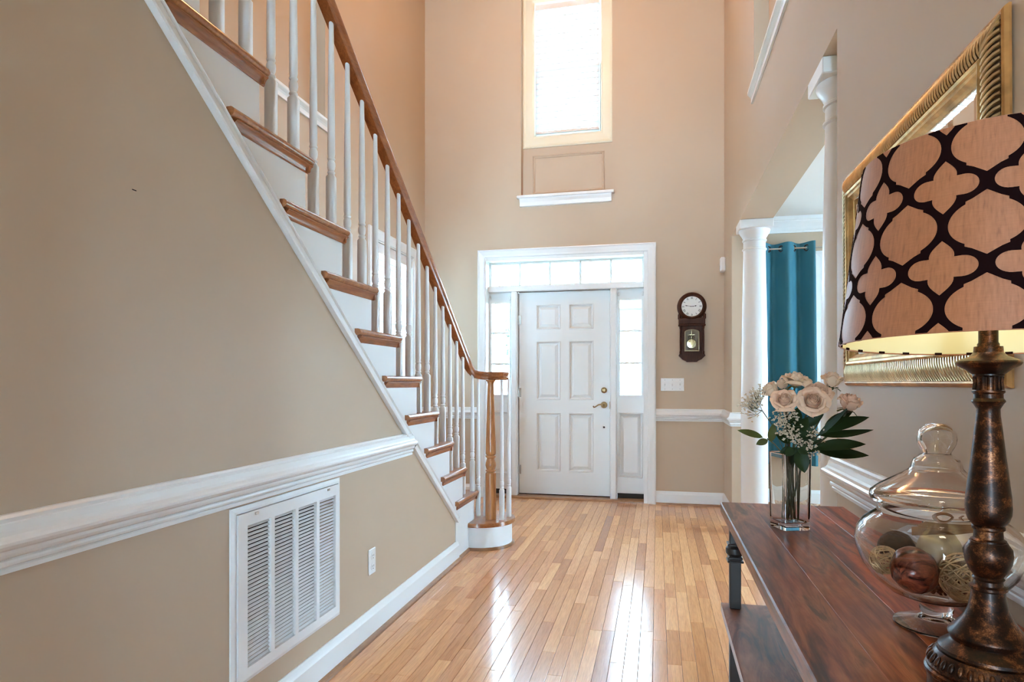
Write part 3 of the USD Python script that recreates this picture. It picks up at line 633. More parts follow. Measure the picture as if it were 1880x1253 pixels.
# ---- pendulum clock
cxk, czk = .3095, 1.839
ck = thing('wall_clock', 'dark wooden pendulum wall clock with a round white dial', 'clock', (cxk, YB, 1.329))
part(ck, 'dial_bezel', knobdisc([(.094, .052), (.098, .058), (.108, .060), (.121, .052), (.128, .042), (.1315, .030), (.1315, .0), (.094, 0)], cxk, YB, czk, 48), CLOCKW, smooth=40)
dial = part(ck, 'dial', knobdisc([(0, .040), (.096, .040), (.096, .046), (0, .046)], cxk, YB, czk, 48), simple('dial_white', (.82, .83, .80), .4))
part(ck, 'dial_ring', knobdisc([(.0925, .046), (.0965, .050), (.0965, .046)], cxk, YB, czk, 48), BRASS)
INK = simple('dial_ink', (.015, .013, .012), .5)
TW_ = np.array([[1, 0, 0, 0], [0, 0, -1, 0], [0, 1, 0, 0], [0, 0, 0, 1.0]])    # text xy -> xz, facing -y
for i, num in enumerate(['XII', 'I', 'II', 'III', 'IIII', 'V', 'VI', 'VII', 'VIII', 'IX', 'X', 'XI']):
    a = -i * PI / 6
    m = meshkit.text_mesh(num, .016, .0006, True); e = m.extents; b0 = m.bounds.mean(0)
    m.apply_translation(-b0); m.apply_scale((0.62, 1, 1))
    m.apply_transform(trimesh.transformations.rotation_matrix(a, (0, 0, 1))); m.apply_translation((math.sin(-a) * .077, math.cos(-a) * .077, 0))
    part(dial, 'numeral', xf(m, at(TW_, (cxk, YB - .0466, czk))), INK)
def hand(ang, ln, w):
    p = Polygon([(-w, -.014), (w, -.014), (w * .8, ln * .55), (w * 2.2, ln * .72), (0, ln), (-w * 2.2, ln * .72), (-w * .8, ln * .55)])
    m = trimesh.creation.extrude_polygon(p, .0008, engine='earcut'); m.apply_transform(trimesh.transformations.rotation_matrix(-ang, (0, 0, 1)))
    return m
part(ck, 'hour_hand', xf(hand(math.radians(83), .044, .0022), at(TW_, (cxk, YB - .048, czk))), INK)
part(ck, 'minute_hand', xf(hand(math.radians(278), .066, .0017), at(TW_, (cxk, YB - .0495, czk))), INK)
part(ck, 'neck', cat([box(cxk - .118, cxk + .118, YB - .055, YB, 1.675, 1.735, .006), box(cxk - .121, cxk + .121, YB - .066, YB, 1.657, 1.676, .005)]), CLOCKW)
for sx in (-1, 1):
    part(ck, 'case_post', lathe([(0, 1.398), (.010, 1.398), (.010, 1.42), (.007, 1.43), (.0085, 1.53), (.007, 1.63), (.010, 1.64), (.010, 1.66), (0, 1.66)], 14, (cxk + sx * .101, YB - .053, 0)), CLOCKW, smooth=40)
    part(ck, 'ear', box(cxk + sx * .100, cxk + sx * .124, YB - .045, YB, 1.72, 1.775, .008), CLOCKW)
part(ck, 'case', cat([box(cxk - .105, cxk - .085, YB - .048, YB, 1.39, 1.66, .002), box(cxk + .085, cxk + .105, YB - .048, YB, 1.39, 1.66, .002), box(cxk - .104, cxk + .104, YB - .010, YB, 1.39, 1.66)]), CLOCKW)
part(ck, 'back_panel', box(cxk - .084, cxk + .084, YB - .013, YB - .0102, 1.40, 1.65), simple('clock_back', (.20, .12, .05), .5))
dr = rect(cxk - .086, cxk + .086, 1.395, 1.655).difference(rect(cxk - .066, cxk + .066, 1.425, 1.600)).difference(affinity.scale(Point(cxk, 1.600).buffer(.066, 24), 1, .45))
dk = part(ck, 'glass_door', ext(dr, YB - .052, YB - .042, 'xz'), CLOCKW)
arch = [(cxk - .066, 1.425), (cxk + .066, 1.425), (cxk + .066, 1.600)] + [(cxk + .066 * math.cos(t), 1.600 + .0297 * math.sin(t)) for t in np.linspace(0.25, PI - .25, 9)] + [(cxk - .066, 1.600)]
ring = Polygon(arch)
part(dk, 'gilt_line', ext(ring.buffer(-.003).difference(ring.buffer(-.0075)), YB - .0445, YB - .0435, 'xz'), BRASS)
part(dk, 'pane', ext(ring, YB - .0425, YB - .041, 'xz'), PANE)
GB = simple('polished_brass', (.75, .58, .30), .22, 1.0)
pe = part(ck, 'pendulum', cat([knobdisc([(0, 0), (.044, 0), (.045, .003), (.040, .008), (0, .011)], cxk - .003, YB - .020, 1.497, 36), box(cxk - .005, cxk - .001, YB - .025, YB - .021, 1.53, 1.635)]), GB, smooth=40)
part(pe, 'scroll_plate', cat([box(cxk - .033, cxk + .027, YB - .026, YB - .023, 1.577, 1.583), tube([(cxk - .003 + .026 * math.cos(t), YB - .025, 1.553 + .017 * math.sin(t)) for t in np.linspace(0, 2 * PI, 24, endpoint=False)], .0025, 6, True), tube([(cxk - .003 + .011 * math.cos(t), YB - .025, 1.555 + .010 * math.sin(t)) for t in np.linspace(0, 2 * PI, 16, endpoint=False)], .002, 6, True)]), GB)
part(ck, 'bottom_bracket', cat([ext(Polygon([(cxk - .114, 1.398), (cxk - .118, 1.385), (cxk - .105, 1.372), (cxk - .085, 1.352), (cxk - .055, 1.338), (cxk - .045, 1.329), (cxk + .045, 1.329), (cxk + .055, 1.338), (cxk + .085, 1.352), (cxk + .105, 1.372), (cxk + .118, 1.385), (cxk + .114, 1.398)]), YB - .058, YB, 'xz')]), CLOCKW)

# ---- gilt mirror
my0, my1, mz0, mz1 = 1.262, 2.245, 1.130, 1.794
LEAN = trimesh.transformations.rotation_matrix(-.006, (0, 1, 0), (XR, 0, mz0))
mir = thing('wall_mirror', 'rectangular mirror in a wide gold reeded frame above the console table', 'mirror', (XR, (my0 + my1) / 2, mz0))
MPL = on_right(XR)
def mpart(n, m, mat, **k): return part(mir, n, xf(m, LEAN), mat, **k)
mpart('outer_moulding', mitre(rectpath(my0, my1, mz0, mz1), [(0, 0), (0, .004), (.004, .010), (.008, .0125), (.012, .0115), (.015, .009), (.015, 0)], True, MPL), GOLDW)
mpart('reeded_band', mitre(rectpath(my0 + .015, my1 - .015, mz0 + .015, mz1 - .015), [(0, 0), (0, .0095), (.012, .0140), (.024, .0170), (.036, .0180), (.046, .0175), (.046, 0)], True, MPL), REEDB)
def ribs():
    out = []
    O = .014
    Y0, Y1, Z0, Z1 = my0 + O, my1 - O, mz0 + O, mz1 - O
    prof = [(0, .0105), (.010, .0162), (.023, .0200), (.036, .0212), (.047, .0195)]
    sp = .0122
    for side in range(4):
        ln = (Y1 - Y0) if side % 2 == 0 else (Z1 - Z0)
        for i in range(int(ln / sp) + 1):
            s0 = i * sp; P = []
            for t, h in prof:
                u = min(max(s0 + .014 * (t / .047) ** 1.6, t), ln - t)
                a, b = ((Y0 + u, Z0 + t), (Y1 - t, Z0 + u), (Y1 - u, Z1 - t), (Y0 + t, Z1 - u))[side]
                P.append((XR - h, a, b))
            P = np.array(P)
            if np.linalg.norm(np.diff(P, axis=0), axis=1).min() < 1e-4: continue
            out.append(tube(P, .0036, 5))
    return cat(out)
mpart('reeding', ribs(), REED, smooth=60, kind='stuff')
mpart('inner_moulding', mitre(rectpath(my0 + .061, my1 - .061, mz0 + .061, mz1 - .061), [(0, 0), (0, .020), (.006, .0245), (.012, .023), (.015, .019), (.022, .0185), (.028, .012), (.034, .007), (.034, 0)], True, MPL), GOLD)
a0, a1, b0, b1 = my0 + .092, my1 - .092, mz0 + .092, mz1 - .092
mg = trimesh.Trimesh(*hull_arrays([(XR - .004, y, z) for y in (a0, a1) for z in (b0, b1)] + [(XR - .0055, y, z) for y in (a0, a1) for z in (b0, b1)] + [(XR - .008, y, z) for y in (a0 + .025, a1 - .025) for z in (b0 + .025, b1 - .025)]))
mpart('mirror_glass', mg, MIRROR)

# ---- dining curtain and rod
cu = thing('curtain', 'teal grommet curtain hanging in the dining room', 'curtain', (1.18, 6.41, .37))
U = np.linspace(.90, 1.415, 110); Vv = np.linspace(0, 1, 26)
G = np.zeros((len(U), len(Vv), 3))
for j, v in enumerate(Vv):
    A = .052 + .010 * v
    sh = .018 * v * np.sin(U * 9)
    G[:, j, 0] = U + (.020 * v if True else 0) * (U - .9) / .5
    G[:, j, 1] = 6.41 + 1.15 * A * np.sin(2 * PI * (U - 1.02 + .012 * v * np.sin(14 * U)) / .222) + sh * .4
    G[:, j, 2] = 2.445 - v * 2.075
part(cu, 'panel', sheet(G, .003), CURTAIN, smooth=True)
for x in (.909, 1.020, 1.131, 1.242, 1.353):
    t = np.linspace(0, 2 * PI, 20, endpoint=False); sl_ = 1.13 * (1 if round((x - .909) / .111) % 2 else -1); dn = math.hypot(1, sl_)
    part(cu, 'grommet', tube(np.c_[x + .026 * np.cos(t) / dn, 6.41 + .024 * np.cos(t) * sl_ / dn, 2.392 + .026 * np.sin(t)], .0068, 6, True), IRON)
rd = thing('curtain_rod', 'slim metal curtain rod above the dining room window', 'curtain rod', (1.75, 6.41, 2.392))
part(rd, 'rod', xf(trimesh.creation.cylinder(.0075, 1.72, sections=12), at(trimesh.transformations.rotation_matrix(PI / 2, (0, 1, 0)), (1.715, 6.41, 2.392))), NICKEL)
for x in (.885, 2.55):
    part(rd, 'bracket', cat([box(x - .006, x + .006, 6.405, 6.51, 2.386, 2.398, .002), box(x - .014, x + .014, 6.503, 6.51, 2.36, 2.42, .002)]), NICKEL)

# ================================================================ CONSOLE TABLE
TX0, TX1, TY0, TY1, TZ = .195, .555, .32, 2.13, .76
tb = thing('console_table', 'dark reddish plank console table with black metal legs and lower shelf', 'console table', ((TX0 + TX1) / 2, (TY0 + TY1) / 2, 0))
wds = [.092, .094, .088, .086]; x = TX0
for i, w in enumerate(wds):
    c0, c1 = (.003 if i == 0 else .0003), (.003 if i == 3 else .0003)
    part(tb, 'top_plank', ext(Polygon([(x, TZ - .030), (x + w, TZ - .030), (x + w, TZ - c1), (x + w - c1, TZ), (x + c0, TZ), (x, TZ - c0)]), TY0, TY1, 'xz'), TABLEW[i]); x += w
part(tb, 'apron', cat([box(TX0 + .02, TX0 + .035, TY0 + .05, TY1 - .05, TZ - .052, TZ - .0305), box(TX1 - .035, TX1 - .02, TY0 + .05, TY1 - .05, TZ - .052, TZ - .0305)]), IRON)
x = TX0
for i in range(3):
    part(tb, 'shelf_plank', box(x, x + .12, TY0 + .02, TY1 - .012, .420, .445), SHELFW[i % 2]); x += .12
for lx in (TX0 + .038, TX1 - .038):
    for ly_ in (TY0 + .07, TY1 - .052):
        lg = part(tb, 'leg', cat([box(lx - .0165, lx + .0165, ly_ - .0165, ly_ + .0165, .4455, TZ - .0305, .002), box(lx - .0165, lx + .0165, ly_ - .0165, ly_ + .0165, 0.0005, .4195, .002)]), IRON)
        part(lg, 'collar', cat([box(lx - .024, lx + .024, ly_ - .024, ly_ + .024, .588, .594, .002), box(lx - .021, lx + .021, ly_ - .021, ly_ + .021, .596, .606, .003), lathe([(0, .606), (.020, .606), (.027, .614), (.0275, .622), (.027, .630), (.020, .638), (0, .638)], 20, (lx, ly_, 0)), box(lx - .023, lx + .023, ly_ - .023, ly_ + .023, .638, .645, .002)]), IRON, smooth=35)

# ================================================================ LAMP
lx, ly_ = .388, .878
lamp = thing('table_lamp', 'tall turned bronze table lamp with copper and black trellis drum shade', 'lamp', (lx, ly_, TZ))
LB = lambda pr, n=48: lathe(pr, n, (lx, ly_, 0))
part(lamp, 'plinth', LB([(0, TZ + .0003), (.0600, TZ + .0003), (.0625, .764), (.0625, .782), (.0655, .785), (.0655, .789), (.063, .791), (.0635, .794), (.0620, .797), (.056, .8085), (.052, .8115), (.0, .8115)]), LAMPM, smooth=35)
for i in range(36):
    a = i / 36 * 2 * PI
    pts_ = []
    egg = trimesh.creation.icosphere(1, 1.0); egg.apply_scale((.0030, .0034, .0068))
    M = trimesh.transformations.rotation_matrix(a, (0, 0, 1)) @ trimesh.transformations.translation_matrix((.0592, 0, .8025)) @ trimesh.transformations.rotation_matrix(-.48, (0, 1, 0))
    egg.apply_transform(M); egg.apply_translation((lx, ly_, 0))
    part(lamp, 'plinth_bead', egg, LAMPM, smooth=True)
part(lamp, 'stepped_foot', LB([(0, .811), (.0500, .811), (.0518, .8145), (.0510, .818), (.046, .822), (.041, .8255), (.0385, .828), (.0385, .830), (.0405, .833), (.0412, .8355), (.0400, .839), (.034, .845), (.026, .856), (.0205, .868), (.0178, .882), (.0170, .890), (.0, .890)]), LAMPM, smooth=35)
part(lamp, 'lower_ring', LB([(0, .890), (.0170, .890), (.0190, .892), (.0190, .895), (.0150, .897), (.0145, .902), (.0165, .905), (.0150, .907), (0, .907)]), LAMPM, smooth=35)
part(lamp, 'bulb_turning', LB([(0, .907), (.0145, .907), (.0195, .914), (.0235, .924), (.0247, .933), (.0238, .941), (.0205, .946), (.0190, .949), (0, .949)]), LAMPM, smooth=35)
part(lamp, 'collar', LB([(0, .949), (.0180, .949), (.0180, .951), (.0150, .953), (.0145, .962), (.0168, .964), (.0168, .967), (.0150, .969), (0, .969)]), LAMPM, smooth=35)
part(lamp, 'column', LB([(0, .969), (.0165, .969), (.0205, .974), (.0230, .982), (.0236, .990), (.0230, 1.002), (.0208, 1.022), (.0175, 1.05), (.0145, 1.08), (.0122, 1.10), (.0118, 1.108), (.0150, 1.114), (.0172, 1.117), (.0165, 1.119), (.0148, 1.121), (.0146, 1.126), (.0165, 1.128), (.0165, 1.130), (0, 1.130)]), LAMPM, smooth=35)
part(lamp, 'fluted_neck', cat([LB([(0, 1.130), (.0132, 1.130), (.0128, 1.140), (.0136, 1.146), (.0158, 1.148), (.0158, 1.150), (0, 1.150)])] + [tube([(lx + r * math.cos(a), ly_ + r * math.sin(a), z) for r, z in ((.0142, 1.131), (.0134, 1.140), (.0140, 1.147))], .0016, 5) for a in np.linspace(0, 2 * PI, 16, endpoint=False)]), LAMPM, smooth=35)
part(lamp, 'saucer', LB([(0, 1.150), (.0165, 1.150), (.0235, 1.156), (.0315, 1.1605), (.0332, 1.1635), (.0325, 1.1655), (.028, 1.168), (.019, 1.1715), (.0150, 1.176), (.0148, 1.180), (.0145, 1.183), (0, 1.183)]), LAMPM, smooth=35)
part(lamp, 'stem', LB([(0, 1.183), (.0112, 1.183), (.0112, 1.186), (.0100, 1.188), (.0100, 1.240), (.0, 1.240)], 24), LAMPM, smooth=35)
part(lamp, 'socket', LB([(0, 1.240), (.014, 1.240), (.015, 1.255), (.015, 1.285), (.010, 1.288), (0, 1.288)], 24), BRASS, smooth=35)
part(lamp, 'light_bulb', LB([(0, 1.286), (.012, 1.286), (.014, 1.300), (.024, 1.325), (.028, 1.345), (.024, 1.365), (.012, 1.376), (0, 1.378)], 24), usdkit.material(stage, LK('bulb_glow'), {'e': ('emission', {'color': (1.0, 0.90, 0.70), 'strength': 24.0})}, [], surface='e.emission'), smooth=True)
# shade: a tapered drum sitting slightly crooked
R0, R1, Z0, Z1 = .160, .1345, 1.186, 1.411
axis_u = np.array((lx, ly_)) / math.hypot(lx, ly_)
tilt = trimesh.transformations.rotation_matrix(.042, (-axis_u[1], axis_u[0], 0), (lx, ly_, Z0))
NS = 96
def drum(r0, r1, z0, z1, r2, r3):
    """closed ring wall: outer r0 (bottom) r1 (top), inner r2 r3"""
    m = lathe([(r2, z0), (r0, z0), (r1, z1), (r3, z1), (r2, z0)], NS, (lx, ly_, 0)); return xf(m, tilt)
shade = part(lamp, 'lamp_shade', drum(R0, R1, Z0, Z1, R0 - .0012, R1 - .0012), SILK, smooth=30)
part(shade, 'lining', drum(R0 - .0014, R1 - .0014, Z0 + .001, Z1 - .001, R0 - .0022, R1 - .0022), LINING, smooth=30)
rimt = np.linspace(0, 2 * PI, NS, endpoint=False)
for r, z in ((R0 - .0012, Z0), (R1 - .0012, Z1)): part(shade, 'rim_wire', xf(tube(np.c_[lx + r * np.cos(rimt), ly_ + r * np.sin(rimt), 0 * rimt + z], .0008, 5, True), tilt), SILK, smooth=True)
part(shade, 'spider', xf(cat([tube([(lx, ly_, 1.395), (lx + (R1 - .003) * math.cos(a), ly_ + (R1 - .003) * math.sin(a), 1.409)], .0014, 5) for a in (.4, .4 + 2 * PI / 3, .4 + 4 * PI / 3)]), tilt), BRASS)
for k in range(24):
    a = math.atan2(-axis_u[1], -axis_u[0]) - math.radians(.4 + 30 * (k // 2) + (8 if k % 2 else -8))
    tk = box(-.0014, .0004, -.0042, .0042, -.0004, .0026); tk.apply_transform(trimesh.transformations.rotation_matrix(a, (0, 0, 1))); tk.apply_translation((lx + (R0 - .0028) * math.cos(a), ly_ + (R0 - .0028) * math.sin(a), Z0))
    part(shade, 'binding_tick', xf(tk, tilt), VELVET)
# trellis print: 12 cells round the shade; stars on the lattice points, large medallions between them
NCELL, Hc = 12, .0885
Wc = 2 * PI * .147 / NCELL
def fourfold(c):
    q = []
    for sx, sy in ((1, 1), (-1, 1), (-1, -1), (1, -1)):
        d = [(sx * a, sy * b) for a, b in c]
        q += d if sx * sy > 0 else d[::-1]
    return Polygon(q).buffer(0)
def star():
    hw, hh = Wc * .415, Hc * .335
    nx_, ny_ = Wc * .150, Hc * .128
    c = [(hw - hw * .42 * (1 - math.cos(t)), ny_ * math.sin(t)) for t in np.linspace(0, PI / 2, 9)]
    c += [(nx_, ny_ * .98)]
    c += [(nx_ * (1 - t ** 1.7) * (1 + .10 * math.sin(PI * t)), ny_ + (hh - ny_) * t) for t in np.linspace(.12, 1, 8)]
    return fourfold(c)
def medal():
    hw, hh = Wc * .437, Hc * .392
    e1 = affinity.scale(Point(0, 0).buffer(1, 20), hw, hh * .74)
    return unary_union([e1, fourfold([(hw * .55, 0), (hw * .55, hh * .70), (hw * .36, hh * .78), (hw * .18, hh * .89), (0, hh)])])
holes = []
for c in range(NCELL + 2):
    for z in (1.2550 - Z0 + j * Hc for j in range(-1, 4)): holes.append(affinity.translate(star(), (c - 1 + 15.4 / 30) * Wc, z))
    for z in (1.2108 - Z0 + j * Hc for j in range(-1, 4)): holes.append(affinity.translate(medal(), (c - 1 + .4 / 30) * Wc, z))
tre = rect(0, NCELL * Wc, 0.0003, Z1 - Z0 - .0003).difference(unary_union(holes))
base_a = math.atan2(-axis_u[1], -axis_u[0])
out = []
STRIPS = 8 * NCELL
for i in range(STRIPS):
    gpart = tre.intersection(rect(i * NCELL * Wc / STRIPS, (i + 1) * NCELL * Wc / STRIPS, -1, 1))
    for gg in getattr(gpart, 'geoms', [gpart]):
        if gg.geom_type != 'Polygon' or gg.area < 1e-9: continue
        m = trimesh.creation.extrude_polygon(gg, .0006, engine='earcut')
        v = m.vertices; ang = base_a - v[:, 0] / Wc * (2 * PI / NCELL)
        r = R0 + (R1 - R0) * v[:, 1] / (Z1 - Z0) + .0001 + v[:, 2]
        m.vertices = np.c_[lx + r * np.cos(ang), ly_ + r * np.sin(ang), Z0 + v[:, 1]]
        out.append(m)
part(shade, 'trellis_print', xf(cat(out), tilt), VELVET, label='black flocked trellis pattern')

# ================================================================ GLASS JAR
jx, jy = .424, 1.120
J = lambda pr, n=64: lathe(pr, n, (jx, jy, 0))
jar = thing('apothecary_jar', 'footed clear glass apothecary jar filled with decorative balls', 'glass jar', (jx, jy, TZ))
SW = 1.065
OB = [(0, TZ + .0135), (.012, TZ + .0125), (.022, TZ + .0095), (.032, TZ + .0065), (.045, TZ + .0030), (.0560, TZ + .0004), (.0575, TZ + .0004), (.0590, TZ + .002), (.0585, TZ + .004), (.045, TZ + .0075), (.030, TZ + .0115), (.0215, TZ + .0165), (.0195, .7795), (.0225, .784), (.0230, .789), (.0215, .796), (.0225, .8005), (.040, .8030), (.064, .812), (.086, .830), (.1025, .852), (.112, .876), (.1135, .892), (.1100, .908), (.1010, .921), (.0895, .930), (.0815, .936), (.0805, .945), (.0820, .953)]
IB = [(.0795, .953), (.0780, .945), (.0790, .9365), (.0875, .928), (.0990, .919), (.1075, .9065), (.1110, .892), (.1095, .877), (.1000, .854), (.0835, .8325), (.062, .8155), (.038, .8065), (.0, .8050)]
part(jar, 'body', J(OB + IB), GLASS, smooth=40)
lid = thing('jar_lid', 'domed clear glass lid with a round knob on the apothecary jar', 'glass lid', (jx, jy, .953))
part(lid, 'body', J([(.0770, .9535), (.0905, .9535), (.0925, .960), (.0905, .9675), (.080, .976), (.063, .987), (.047, .9965), (.0385, 1.0025), (.0345, 1.0075), (.0335, 1.014), (.0305, 1.0205), (.0235, 1.0265), (.0190, 1.0290), (.0195, 1.0320), (.0225, 1.037), (.0262, 1.045), (.0270, 1.052), (.0255, 1.062), (.0205, 1.070), (.012, 1.0755), (0, 1.0768), (0, 1.0725), (.010, 1.0715), (.0175, 1.0665), (.0218, 1.060), (.0230, 1.052), (.0222, 1.046), (.0185, 1.0385), (.0150, 1.0325), (.0150, 1.0285), (.0200, 1.0240), (.0285, 1.0185), (.0312, 1.013), (.0322, 1.0065), (.0365, 1.000), (.046, .9935), (.062, .984), (.079, .9725), (.0875, .9655), (.0885, .961), (.0770, .9565), (.0770, .9535)]), GLASS, smooth=40)

# contents
rg = np.random.default_rng(5)
def rattan(c, R, n, r, seed):
    q = np.random.default_rng(seed); out = []
    for i in range(n):
        nrm = q.normal(size=3); nrm /= np.linalg.norm(nrm); off = q.uniform(-.55, .55)
        a = np.cross(nrm, (0.3, .5, .8)); a /= np.linalg.norm(a); b = np.cross(nrm, a); rr = math.sqrt(1 - off * off)
        t = np.linspace(0, 2 * PI, 28, endpoint=False); wob = 1 + .03 * np.sin(3 * t + q.uniform(0, 6))
        P = np.array(c) + R * q.uniform(.93, 1.0) * wob[:, None] * (off * nrm + rr * (np.cos(t)[:, None] * a + np.sin(t)[:, None] * b))
        out.append(tube(P, r, 4, True))
    return cat(out)
def ball(name, label, cat_, c, mesh, mat, smooth=True, group=None, pn='body'):
    t = thing(name, label, cat_, tuple(c), 'decorative balls in the glass jar'); part(t, pn, mesh, mat, smooth=smooth); return t
ball('rattan_ball', 'small golden woven rattan ball at the left inside the glass jar', 'rattan ball', (jx - .082, jy - .030, .8665), rattan((jx - .082, jy - .030, .8665), .0205, 22, .0011, 3), RATTAN, True, pn='weave')
ball('rattan_ball', 'large pale woven rattan ball at the front right inside the glass jar', 'rattan ball', (jx + .013, jy - .066, .8565), rattan((jx + .013, jy - .066, .8565), .0345, 34, .0013, 8), RATTAN2, True, pn='weave')
pod = trimesh.creation.icosphere(4, 1.0); v = pod.vertices.copy()
az = np.arctan2(v[:, 1], v[:, 0]); rr = 1 + .035 * np.sin(az * 7 + 1.2 * np.sin(v[:, 2] * 3)) * (1 - v[:, 2] ** 2) + .05 * (meshkit.fbm(v * 2.2 + 9) - .5)
pod.vertices = v * rr[:, None] * np.array((.0335, .0335, .0300)); pod.apply_transform(trimesh.transformations.rotation_matrix(1.25, (.8, .5, .2)))
pod.apply_translation((jx - .051, jy - .058, .8610))
ball('pod_ball', 'glossy dark brown ridged pod ball in the middle of the glass jar', 'decorative ball', (jx - .051, jy - .058, .8610), pod, POD)
iv = trimesh.creation.icosphere(4, .030); iv.vertices *= (1 + .03 * (meshkit.fbm(iv.vertices * 90) - .5))[:, None]; iv.apply_translation((jx + .002, jy - .004, .8825))
ball('ivory_ball', 'ivory white decorative ball behind the brown pod in the glass jar', 'decorative ball', (jx + .002, jy - .004, .8825), iv, IVORY)
for i, (dx, dy, z, r, lb) in enumerate([(-.045, .035, .872, .027, 'dark mossy ball at the back left inside the glass jar'), (.060, -.005, .876, .026, 'dark brown ball against the right side inside the glass jar'), (.025, .055, .868, .029, 'dark brown ball at the back inside the glass jar')]):
    m = trimesh.creation.icosphere(4, r); m.vertices *= (1 + .12 * (meshkit.fbm(m.vertices * 140 + i * 7) - .5))[:, None]; m.apply_translation((jx + dx, jy + dy, z))
    ball('moss_ball', lb, 'decorative ball', (jx + dx, jy + dy, z), m, CHIP)
def ribbon(P, w, side, th=.0012):
    P = np.asarray(P, float); s_ = np.asarray(side, float) / np.linalg.norm(side)
    G = np.stack([P - s_ * w / 2, P, P + s_ * w / 2], 1); return sheet(G, th)
t = np.linspace(0, 1, 30)
def curl(c, R, turns, w, a0, tiltv, lb):
    ang = a0 + t * turns * 2 * PI; r = R * (1 - .55 * t)
    P = np.c_[c[0] + r * np.cos(ang), c[1] + .25 * r * np.sin(ang * .5), c[2] + r * np.sin(ang) * .8]
    tt = thing('bark_curl', lb, 'wood curl', c, 'bark curls in the glass jar'); part(tt, 'strip', ribbon(P, w, tiltv), CURL, smooth=40)
curl((jx + .004, jy - .012, .925), .018, 1.1, .010, .3, (.2, 1, .2), 'curled brown bark strip standing at the left top inside the glass jar')
curl((jx + .046, jy - .004, .923), .017, 1.3, .010, 2.2, (.1, 1, -.2), 'tightly rolled brown bark strip at the right top inside the glass jar')
tt = thing('wood_strip', 'flat brown wooden strip lying across the balls in the glass jar', 'wood strip', (jx + .015, jy - .03, .913))
part(tt, 'strip', ribbon([(jx - .045, jy - .030, .9120), (jx - .02, jy - .036, .9150), (jx + .01, jy - .038, .9160), (jx + .04, jy - .034, .9190), (jx + .07, jy - .022, .9200)], .011, (.1, .45, .9), .0016), CURL, smooth=40)
chips = []
for i in range(150):
    a = rg.uniform(0, 2 * PI); r = .050 * math.sqrt(rg.uniform()); c = np.array((jx + r * math.cos(a), jy + r * math.sin(a), .8125 + .25 * r + rg.uniform(0, .012)))
    q = trimesh.creation.icosphere(0, 1.0); q.apply_scale((rg.uniform(.003, .007), rg.uniform(.002, .005), rg.uniform(.001, .003))); q.apply_transform(trimesh.transformations.random_rotation_matrix(rg.random(3))); q.apply_translation(c); chips.append(q)
tt = thing('potpourri_chips', 'loose dark potpourri chips in the bottom of the glass jar', 'potpourri', (jx, jy, .806), kind='stuff')
part(tt, 'chips', cat(chips), simple('chips_redbrown', (.16, .05, .022), .7, var=.5, vscale=200))

# ================================================================ VASE AND BOUQUET
va = math.atan2(.024, .069)                       # turn of the square vase
vx, vy = .3365, 1.7890
vase = thing('glass_vase', 'square clear glass vase holding the rose bouquet on the console table', 'vase', (vx, vy, TZ))
def sq(s, z, r=.006):
    """rounded square ring at height z"""
    P = []
    for qx, qy, a0 in ((1, 1, 0), (-1, 1, PI / 2), (-1, -1, PI), (1, -1, 3 * PI / 2)):
        for t in np.linspace(0, PI / 2, 4): P.append((qx * (s - r) + r * math.cos(a0 + t), qy * (s - r) + r * math.sin(a0 + t), z))
    P = np.array(P); c, s_ = math.cos(va), math.sin(va)
    return np.c_[vx + P[:, 0] * c - P[:, 1] * s_, vy + P[:, 0] * s_ + P[:, 1] * c, P[:, 2]]
rings = [sq(.0345, TZ + .0004), sq(.0362, TZ + .002), sq(.0368, TZ + .03), sq(.0395, .955), sq(.0385, .9575), sq(.0360, .9575), sq(.0350, .955), sq(.0325, TZ + .030), sq(.0315, TZ + .0215), sq(.0290, TZ + .0185)]
n_ = len(rings[0]); V = np.vstack(rings + [[(vx, vy, TZ + .0004)], [(vx, vy, TZ + .0185)]]); F_ = []
for i in range(len(rings) - 1):
    for j in range(n_):
        a, b = i * n_ + j, i * n_ + (j + 1) % n_; F_ += [(a, b, b + n_), (a, b + n_, a + n_)]
for j in range(n_):
    F_ += [(len(V) - 2, (j + 1) % n_, j), (len(V) - 1, (len(rings) - 1) * n_ + j, (len(rings) - 1) * n_ + (j + 1) % n_)]
part(vase, 'vase_body', fix(trimesh.Trimesh(V, F_, process=False)), GLASS, smooth=25)

def petal(R, h, half, flare, curl_, lean=0.0, nu=9, nv=9, seed=0, tip=.0):
    """cupped petal around +z: spans angle +-half, height h, bulging to radius R; grid of points"""
    q = np.random.default_rng(seed); G = np.zeros((nu, nv, 3)); ph = q.uniform(0, 6)
    for i, s_ in enumerate(np.linspace(-1, 1, nu)):
        top = (1 - .28 * abs(s_) ** 2.6) * (1 + .05 * math.sin(5 * s_ + ph)) + tip * (1 - abs(s_)) ** 2
        for j, t_ in enumerate(np.linspace(0, 1, nv)):
            w = math.sin(min(t_ * 1.25, 1) * PI / 2) ** .8
            r = R * (.18 + .82 * math.sin(min(t_ * 1.55, 1) * PI / 2) ** .9)
            r += flare * R * max(t_ - .45, 0) ** 1.6 * 2.0
            z = h * t_ * top
            if t_ > .72: 
                e = (t_ - .72) / .28; r += curl_ * R * e ** 1.5; z -= curl_ * h * .75 * e ** 2
            a = s_ * half * (w if t_ > 0.02 else .5)
            r *= 1 + .03 * math.sin(7 * a + ph)
            G[i, j] = (r * math.cos(a), r * math.sin(a), z)
    return G
